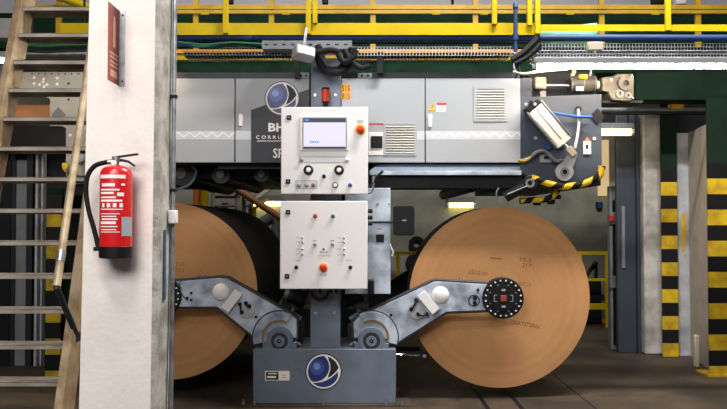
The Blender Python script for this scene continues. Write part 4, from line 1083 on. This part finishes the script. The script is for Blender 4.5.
# solid perforated tray in the middle
def perforated():
    Y = 5.9; a, b, c, d = Rc(262, 40.5, 352, 48.5, Y)
    r = thing('perforated_tray', ((a + b) / 2, Y + .1, c), 'grey perforated cable channel behind the hanging junction box', 'cable tray')
    MB().box(a, b, Y, Y + .003, c, d).build('side', 'frame_grey', r)
    MB().box(a, b, Y, Y + .15, c - .003, c).build('bottom', 'frame_grey', r)
    s0 = None
    for i in range(10):
        x = a + .02 + .072 * i
        if s0 is None: s0 = MB().box(x, x + .03, Y - .0008, Y, (c + d) / 2 - .006, (c + d) / 2 + .006).build('slot', 'black', r); x0 = x
        else: inst(s0, (x - x0, 0, 0))
perforated()
o = thing('cable_bundle', tuple(P(230, 49, 5.95)), 'loose green and black cables lying under the blue pipe', 'cables')
for i in range(5):
    pts = [(178, 42 + i * 1.6), (205, 44.5 + ((i * 7) % 4)), (232, 42.5 + ((i * 5) % 5)), (262, 44 + i)]
    MB().tube(pxpath(pts, 5.95 + .02 * i), .008, 8).build('cable', ['green_cable', 'blue', 'green_cable', 'rubber', 'green'][i], o)
o = thing('hanging_junction_box', tuple(P(304, 62, 5.7)), 'pale grey junction box hanging tilted from the walkway', 'junction box')
Mx = Matrix.Translation(P(303.5, 53.5, 5.75)) @ Matrix.Rotation(math.radians(9), 4, 'Y') @ Matrix.Rotation(math.radians(25), 4, 'Z') @ Matrix.Rotation(math.radians(-20), 4, 'X')
MB().box(-.082, .082, -.05, .05, -.046, .046, M=Mx).build('box', 'grey_plastic', o, bevel=.008)
MB().box(-.076, .076, -.058, -.05, -.04, .04, M=Mx).build('lid', 'grey_plastic', o, bevel=.004)
MB().box(-.01, .01, -.005, .005, .04, .21, M=Matrix.Translation(P(303.0, 53.5, 5.75)) @ Matrix.Rotation(math.radians(8), 4, 'Y')).build('hanger_strap', 'galvanised', o)
o = thing('tray_junction_box', tuple(P(595.5, 52, 5.78)), 'small pale junction box clipped to the front of the mesh trays', 'junction box')
MB().rect(588, 41.5, 603.5, 50.2, 5.75, .06).build('box', 'beige_plastic', o, bevel=.008)
MB().disc(595.5, 51, 1.5, 5.76, .04, 10).build('gland', 'panel_white', o)
o = thing('black_cable_loop', tuple(P(338, 74, 5.95)), 'thick black cables looping down in front of the column head', 'cables')
for i, pts in enumerate(([(322, 47), (322, 58), (326, 67), (334, 70), (342, 67), (346, 58), (347, 48)], [(319, 46), (318, 57), (324, 69.5), (335, 73), (345, 70), (351, 60), (352, 48)], [(344, 50), (352, 62), (361, 68), (370, 66)], [(340, 52), (330, 50), (318, 52), (308, 50)], [(356, 50), (352, 58), (344, 62), (338, 54)])):
    MB().tube(pxpath(pts, 5.93 - .03 * i), .03 if i < 2 else .024, 10).build('cable', 'rubber', o)
o = thing('hose_cluster', tuple(P(528, 68, 5.9)), 'cluster of dark and pale hoses at the end of the long tube lamp', 'hoses')
for pts, m_, rr in (([(512, 60), (522, 54), (531, 46), (538, 38)], 'rubber', .03), ([(514, 64), (526, 58), (535, 50), (540, 44)], 'rubber', .026), ([(524, 60), (532, 55), (538, 48), (540, 46)], 'panel_beige', .014),
                    ([(513, 72), (524, 74), (536, 72), (552, 70), (568, 69)], 'panel_beige', .013), ([(512, 52), (517, 56), (514, 66), (518, 76)], 'steel', .008), ([(511, 56), (520, 60), (528, 61)], 'green_cable', .009), ([(515, 78), (519, 70), (516, 62)], 'rubber', .012)):
    MB().tube(pxpath(pts, 5.86), rr, 8).build('hose', m_, o)
MB().rect(294.5, 61, 299.5, 78, 6.05, .03).build('drop_strap', 'black', None, label='short black drop strap hanging behind the tilted junction box', cat='strap')
MB().rect(377, 52, 383, 73, 6.05, .03).build('drop_strap', 'black', None, label='short black drop strap above the socket cabinet door', cat='strap')

# ------------------------------------------------------------------ right-hand side: girders, posts, door
def stripes_post(px0, px1, Y, y_green_top, y_first, half, label, depth=.16, foot=True):
    """flanged steel column: thin striped front flange, web and rear flange behind it"""
    a, b = P(px0, 270, Y).x, P(px1, 270, Y).x; t = .018; m = (a + b) / 2
    r = thing('striped_post', (m, Y + depth / 2, 0), label, 'post', 'yellow and black striped posts')
    zt = P(px0, y_first, Y).z; zg = P(px0, y_green_top, Y).z
    MB().box(a, b, Y, Y + t, zt, zg).build('green_upper', 'green_dark', r)
    MB().box(m - .008, m + .008, Y + t, Y + depth - t, 0, zg).build('web', 'green_dark', r)
    MB().box(m - .008, b, Y + depth - t, Y + depth, 0, zg).build('rear_flange', 'green_dark', r)
    z = zt; k = 0
    while z > .001:
        z2 = max(0, z - half)
        MB().box(a, b, Y, Y + t, z2, z).build('stripe', 'black' if k % 2 == 0 else 'stripe_yellow', r)
        z = z2; k += 1
    if foot: MB().box(a - .03, b + .03, Y - .03, Y + depth + .03, 0, .02).build('foot_plate', 'stripe_yellow', r)
    return r
stripes_post(708.5, 738, 7.1, 96, 163, .152, 'wide yellow and black striped post with a yellow foot plate beside the beige panel', .2)
stripes_post(662, 678, 8.1, 100, 182 - 13.2, .149, 'slim yellow and black striped post against the whitewashed column', .14, False)
stripes_post(46, 61, 6.95, 188, 195, .152, 'yellow and black striped post standing behind the stair', .14, False)
o = thing('concrete_column', tuple(Vector((P(651, 300, 8.25).x, 8.35, 0))), 'stained whitewashed column between the dark door and the slim striped post', 'column')
a, b, _, _ = Rc(644, 117, 663, 355, 8.25); MB().box(a, b, 8.25, 8.55, 0, P(650, 110, 8.25).z).build('shaft', 'old_concrete', o, bevel=.02)
MB().box(a - .06, b + .3, 8.3, 8.6, P(650, 110, 8.25).z, P(650, 70, 8.25).z).build('head', 'frame_dark', o)
o = thing('wall_panel', tuple(Vector((P(684, 300, 8.2).x, 8.25, 0))), 'grey sheet panel with a yellow smear beside the slim striped post', 'panel')
a, b, _, _ = Rc(678, 133, 691, 355, 8.2); MB().box(a, b, 8.2, 8.24, 0, P(684, 133, 8.2).z).build('sheet', 'white_sheet', o)
MB().poly([(681.8, 214), (685.5, 213), (686.2, 235), (685, 250), (682.5, 254), (681.5, 235)], 8.197, .003).build('yellow_smear', 'yellow_dim', o)
p0, p1 = P(690.5, 355, 8.19), P(709, 365, 7.45)
q = MB(); zt = P(690, 133, 8.19).z
q._add([(p0.x, p0.y, 0), (p1.x, p1.y, 0), (p1.x + .04, p1.y, 0), (p0.x + .04, p0.y, 0), (p0.x, p0.y, zt), (p1.x, p1.y, zt), (p1.x + .04, p1.y, zt), (p0.x + .04, p0.y, zt)],
       [(0, 1, 5, 4), (1, 2, 6, 5), (2, 3, 7, 6), (3, 0, 4, 7), (4, 5, 6, 7), (0, 3, 2, 1)])
q.build('wall_panel', 'beige_sheet', None, label='beige sheet panel running back beside the wide striped post', cat='panel')
MB().box(P(700, 340, 7.5).x - .03, P(700, 340, 7.5).x + .02, 7.55, 7.6, 0, .33).build('marker_post', 'beige_plastic', None, bevel=.01, label='short worn beige stub at the foot of the beige panel', cat='stub')
a, b, c, d = Rc(636, 72, 800, 99.5, 7.6)
MB().box(a, b, 7.6, 7.9, c, d).build('green_lintel', 'green_dark', None, label='dark green lintel beam above the striped posts', cat='beam')
a, b, c, d = Rc(600, 104, 675.5, 126, 8.7); struct('trim_6', MB().box(a, b, 8.7, 8.8, c, d), 'frame_dark')
o = thing('door_track', tuple(P(640, 114, 7.9)), 'ribbed dark sliding door track below the green lintel', 'door track')
MB().cyl(P(598, 109.5, 7.95), P(706, 109.5, 7.95), .02, 8).build('rail', 'frame_grey', o)
MB().box(P(598, 112, 8).x, P(706, 112, 8).x, 8.0, 8.08, P(640, 114, 8).z, P(640, 111, 8).z).build('channel', 'machine_dark', o)
MB().box(P(668, 106, 8).x, P(680, 106, 8).x, 7.9, 8.0, P(640, 110, 8).z, P(640, 105, 8).z).build('yellow_stop', 'stripe_yellow', o)
struct('door_1', MB().box(P(617.5, 300, 8.35).x, P(642, 300, 8.35).x, 8.35, 8.41, 0, P(620, 104, 8.35).z), 'door_steel', bevel=.01)
for px in (637.5, 643):
    a = P(px, 300, 8.32).x; struct('trim_4' if px < 640 else 'trim_5', MB().box(a - .008, a + .008, 8.28, 8.34, 0, P(px, 115, 8.3).z), 'door_steel' if px < 640 else 'black')
o = thing('door_frame_post', tuple(Vector((P(613, 300, 8.6).x, 8.6, 0))), 'grey door frame post with hinges and a red marker beside the dark door', 'post')
a, b, _, _ = Rc(610.5, 210, 617.5, 350, 8.6); MB().box(a, b, 8.6, 8.7, 0, P(613, 186, 8.6).z).build('post', 'frame_grey', o, bevel=.006)
MB().rect(613, 200, 616, 345, 8.594, .006).build('slot', 'black', o)
for py in (218, 282): MB().rect(610, py - 6, 619, py + 6, 8.57, .03).build('hinge', 'frame_grey', o, bevel=.004)
MB().rect(610, 215.5, 614, 221, 8.55, .03).build('red_marker', 'red_button', o)
MB().rect(622, 206, 625, 268, 8.33, .02).build('door_bar', 'frame_grey', None, label='slim grey bar fixed upright on the dark door', cat='bar')
# wall beyond the striped posts
struct('wall_right_inner', MB().box(P(676, 300, 8.7).x, 7.5, 8.7, 8.8, 0, 3.25), 'frame_dark')

# ------------------------------------------------------------------ background beyond the rolls
o = thing('back_guardrail', tuple(Vector((P(598, 300, 10.4).x, 10.4, 0))), 'low yellow guardrail standing in front of the back wall', 'guardrail')
a, b = P(385, 253, 10.4).x, P(611, 253, 10.4).x
for (y0, y1) in ((251.5, 254.8), (278.5, 281)): MB().box(a, b, 10.4, 10.44, P(500, y1, 10.4).z, P(500, y0, 10.4).z).build('rail', 'yellow', o)
MB().box(a, b, 10.4, 10.42, P(500, 309.5, 10.4).z, P(500, 303.5, 10.4).z).build('toe_board', 'yellow', o)
for px in (398, 480, 545, 580, 607): MB().box(P(px - 1.6, 280, 10.4).x, P(px + 1.6, 280, 10.4).x, 10.38, 10.43, 0, P(px, 252, 10.4).z).build('post', 'yellow', o)
MB().box(P(560, 321, 10.85).x, P(615, 321, 10.85).x, 10.85, 10.93, 0, .045).build('kerb', 'orange', None, label='orange kerb strip on the floor behind the whole roll', cat='kerb')
struct('window_1', MB().rect(598, 140, 609, 196, 11.27, .02), 'window_glow')
MB().rect(597.5, 202, 603, 208, 11.2, .1).build('wall_socket', 'blue', None, label='small blue wall socket under the lit window', cat='socket')
o = thing('boom', tuple(P(592, 276, 10.7)), 'dark slanting boom on a foot behind the low yellow guardrail', 'boom')
MB().cyl(P(586, 276, 10.7), P(596, 262, 10.7), .03, 10).build('arm', 'black', o)
MB().cyl(P(596, 262, 10.7), P(596, 282, 10.7), .025, 10).build('strut', 'frame_dark', o)
MB().box(P(584, 276, 10.7).x, P(600, 276, 10.7).x, 10.65, 10.75, 0, P(590, 278, 10.7).z).build('foot', 'frame_dark', o)
for i, py in enumerate((244, 262)):
    q = P(417 - 3 * i, py, 11.24); MB().ring((q.x, q.z), .055, .12, 11.22, 11.3, n=24).build('hose_reel', 'rubber', None, label=('upper' if i == 0 else 'lower') + ' black round hose reel hanging beside the mirror', cat='hose reel')
# pipe frame with stair rail, seen under the splicer on the left
o = thing('pipe_frame', tuple(Vector((P(235, 300, 9.6).x, 9.8, 0))), 'grey and yellow pipe frame with a slanting rail under the splicer', 'frame')
for (px, y1, rr, m_, Y) in ((213, 190, .022, 'panel_beige', 9.6), (237, 186, .03, 'panel_beige', 9.8), (244, 180, .03, 'panel_beige', 9.6), (250, 180, .026, 'frame_grey', 10), (197, 186, .05, 'orange', 9.6), (204.5, 186, .05, 'yellow', 9.5), (225, 203, .045, 'yellow', 9.9), (254, 208, .03, 'yellow', 10.0), (275, 216, .05, 'frame_grey', 9.9), (280, 216, .03, 'frame_grey', 9.9)):
    x = P(px, 220, Y).x; MB().cyl((x, Y, 0), (x, Y, P(px, y1, Y).z), rr, 12).build('upright', m_, o)
for (x0, y0, x1, y1, rr, m_, Y) in ((200, 189, 236, 189, .045, 'panel_beige', 9.6), (205, 186, 245, 185.5, .02, 'yellow_dim', 9.7), (212, 197, 240, 197, .02, 'frame_grey', 9.8), (232, 186, 290, 224, .045, 'copper', 9.5), (277, 184, 246, 206, .03, 'panel_beige', 9.9), (214, 206, 240, 206, .015, 'frame_grey', 9.8), (254, 209, 268, 199, .02, 'yellow', 10.0)):
    MB().cyl(P(x0, y0, Y), P(x1, y1, Y), rr, 12).build('cross_pipe', m_, o)
MB().poly([(252, 226), (280, 234), (290, 244), (285, 250), (250, 238)], 10.0, .3).build('plate', 'yellow', o)
MB().cyl(P(258, 226, 9.9), P(272, 217, 9.9), .08, 16).build('valve_body', 'frame_grey', o)

# rear side frame of the stand, so the rolls are held on both ends
o = thing('rear_reel_stand', (P(324, 300, 6).x, 9.1, 0), 'dark rear frame of the reel stand between the two rolls', 'machine')
a, b, _, d = Rc(253, 349, 396, 404, 6.0)
MB().box(a, b, 8.75, 9.3, 0, d).build('base_block', 'machine_dark', o)
MB().box(P(311, 300, 6).x, P(340, 300, 6).x, 8.8, 9.1, d, 2.0).build('column', 'machine_dark', o)
for sg, px, py in ((1, 499.5, 297), (-1, 169, 291)):
    c = P(px, py, YR); s0 = P(324 + sg * 47, 338, 6.1)
    q = MB(); w_ = .11
    pts = [(s0.x, s0.z - w_), (s0.x, s0.z + w_), (c.x - sg * .5, c.z + .14), (c.x, c.z + .1), (c.x, c.z - .1), (c.x - sg * .45, c.z - .1)]
    q.prism(pts, 8.72, 8.8); q.build('arm', 'machine_dark', o)

# ------------------------------------------------------------------ machine parts seen through the stair
def left_machine():
    Y = 7.3
    r = thing('side_machine', (P(50, 300, Y).x, Y, 0), 'beige perforated machine plate with a dark opening seen through the stair', 'machine')
    MB().poly([(14, 72), (95, 72), (95, 184), (66, 184), (66, 128), (62, 126), (50, 126), (50, 99), (46, 97), (14, 97)], Y, .03).build('perforated_plate', 'panel_beige', r)
    for (px, py) in ((34, 77.5), (43.5, 79), (57, 78), (34, 83.5), (39.5, 84.5), (43, 82), (47, 84.5), (57, 84), (44, 86.5), (70, 135)): MB().disc(px, py, 1.5, Y - .004, .005, 12).build('bright_hole_disc', 'print_white', r)  # white discs, the brightness of the holes put into their colour
    for i in range(9): MB().disc(32 + 6.6 * i, 73.8, .8, Y - .004, .005, 8).build('plate_screw', 'frame_dark', r)
    for (px, py) in ((68.5, 83.5), (68.5, 99.5)): MB().disc(px, py, 1.2, Y - .004, .005, 8).build('plate_screw', 'black', r)
    MB().poly([(52, 114), (58, 107), (65, 114), (65, 120), (52, 120)], Y - .01, .01).build('dark_cover', 'frame_grey', r)
    MB().box(P(8, 110, Y).x, P(50, 110, Y).x, Y + .1, Y + .3, P(30, 117, Y + .1).z, P(30, 105, Y + .1).z).build('copper_roll', 'copper', r)
    MB().box(P(-60, 200, Y).x, P(95, 200, Y).x, Y + .5, Y + .6, 0, P(30, 98, Y).z).build('back_panel', 'frame_dark', r)
    for (px, w_, m_, dy) in ((2, 16, 'frame_dark', .3), (22, 16, 'frame_grey', .35), (36, 2.5, 'white_sheet', .3), (41.5, 1.6, 'white_sheet', .3), (29, 6, 'machine_dark', .3), (12, 5, 'machine_dark', .32)):
        MB().box(P(px - w_ / 2, 250, Y + dy).x, P(px + w_ / 2, 250, Y + dy).x, Y + dy, Y + dy + .08, 0, P(px, 132 if w_ < 10 else 160, Y + dy).z).build('upright_profile', m_, r)
    MB().box(P(-40, 128, Y).x, P(66, 128, Y).x, Y + .05, Y + .2, P(30, 148, Y).z, P(30, 124, Y).z).build('black_beam', 'black', r)
    MB().box(P(45, 180, Y).x, P(95, 180, Y).x, Y + .05, Y + .3, P(60, 195, Y).z, P(60, 184, Y).z).build('lower_beam', 'frame_dark', r)
left_machine()
o = thing('yellow_valve', tuple(P(64, 173, 7.2)), 'small yellow valve handle beside grey fittings behind the stair', 'valve')
MB().poly([(61.5, 163), (65, 162.5), (68, 166), (68, 172), (64.5, 172.5), (61.5, 168)], 7.2, .05).build('handle', 'hose_yellow', o, bevel=.01)
MB().cyl(P(80, 156, 7.2), P(80, 176, 7.2), .06, 16).build('fitting', 'panel_beige', o)
MB().cyl(P(80, 165, 7.22), P(80, 165, 7.31), .03, 12).build('stub_pipe', 'frame_grey', o)
MB().cyl(P(66, 170, 7.22), P(80, 168, 7.22), .025, 12).build('pipe', 'frame_grey', o)
MB().lathe(P(81, 158, 7.13), [(.05, 0), (.05, .03), (.04, .04)], 16, axis='y').build('dial', 'white_sheet', o)
o = thing('blue_capped_pole', tuple(Vector((P(17.5, 30, 5.2).x, 5.2, P(17, 42, 5.2).z))), 'dark upright pole with a blue top above the stair stringer', 'pole')
MB().cyl(P(17.5, 44, 5.2), P(17.5, 10, 5.2), .022, 12).build('pole', 'machine_dark', o)
MB().cyl(P(17.5, 10, 5.2), P(17.5, -6, 5.2), .018, 12).build('blue_top', 'blue', o)
MB().box(P(-5, 35, 8).x, P(25, 35, 8).x, 8, 8.2, P(10, 38, 8).z, P(10, 18, 8).z).build('wall_cabinet', 'grey_plastic', None, bevel=.01, label='pale box cabinet high behind the top of the stair', cat='cabinet')
o = thing('cable_run', tuple(P(55, 55, 7)), 'dark green cable bundles hanging behind the upper stair treads', 'cables')
for i in range(4):
    MB().tube(pxpath([(20, 40 + 3.4 * i), (45, 42 + 3.2 * i), (70, 41 + 3.2 * i), (95, 40 + 3.4 * i)], 7.0 + .05 * i), .016, 8).build('cable', ['green', 'green_cable', 'green', 'machine_dark'][i], o)
MB().box(P(14, 55, 7.2).x, P(95, 55, 7.2).x, 7.15, 7.95, P(30, 55.5, 7.2).z, P(30, 52, 7.2).z).build('tray', 'galvanised', o)
for px in (32, 84): MB().cyl(P(px, 52, 7.45), (P(px, 52, 7.45).x, 7.45, 6.62), .012, 8).build('hanger_rod', 'frame_dark', o)
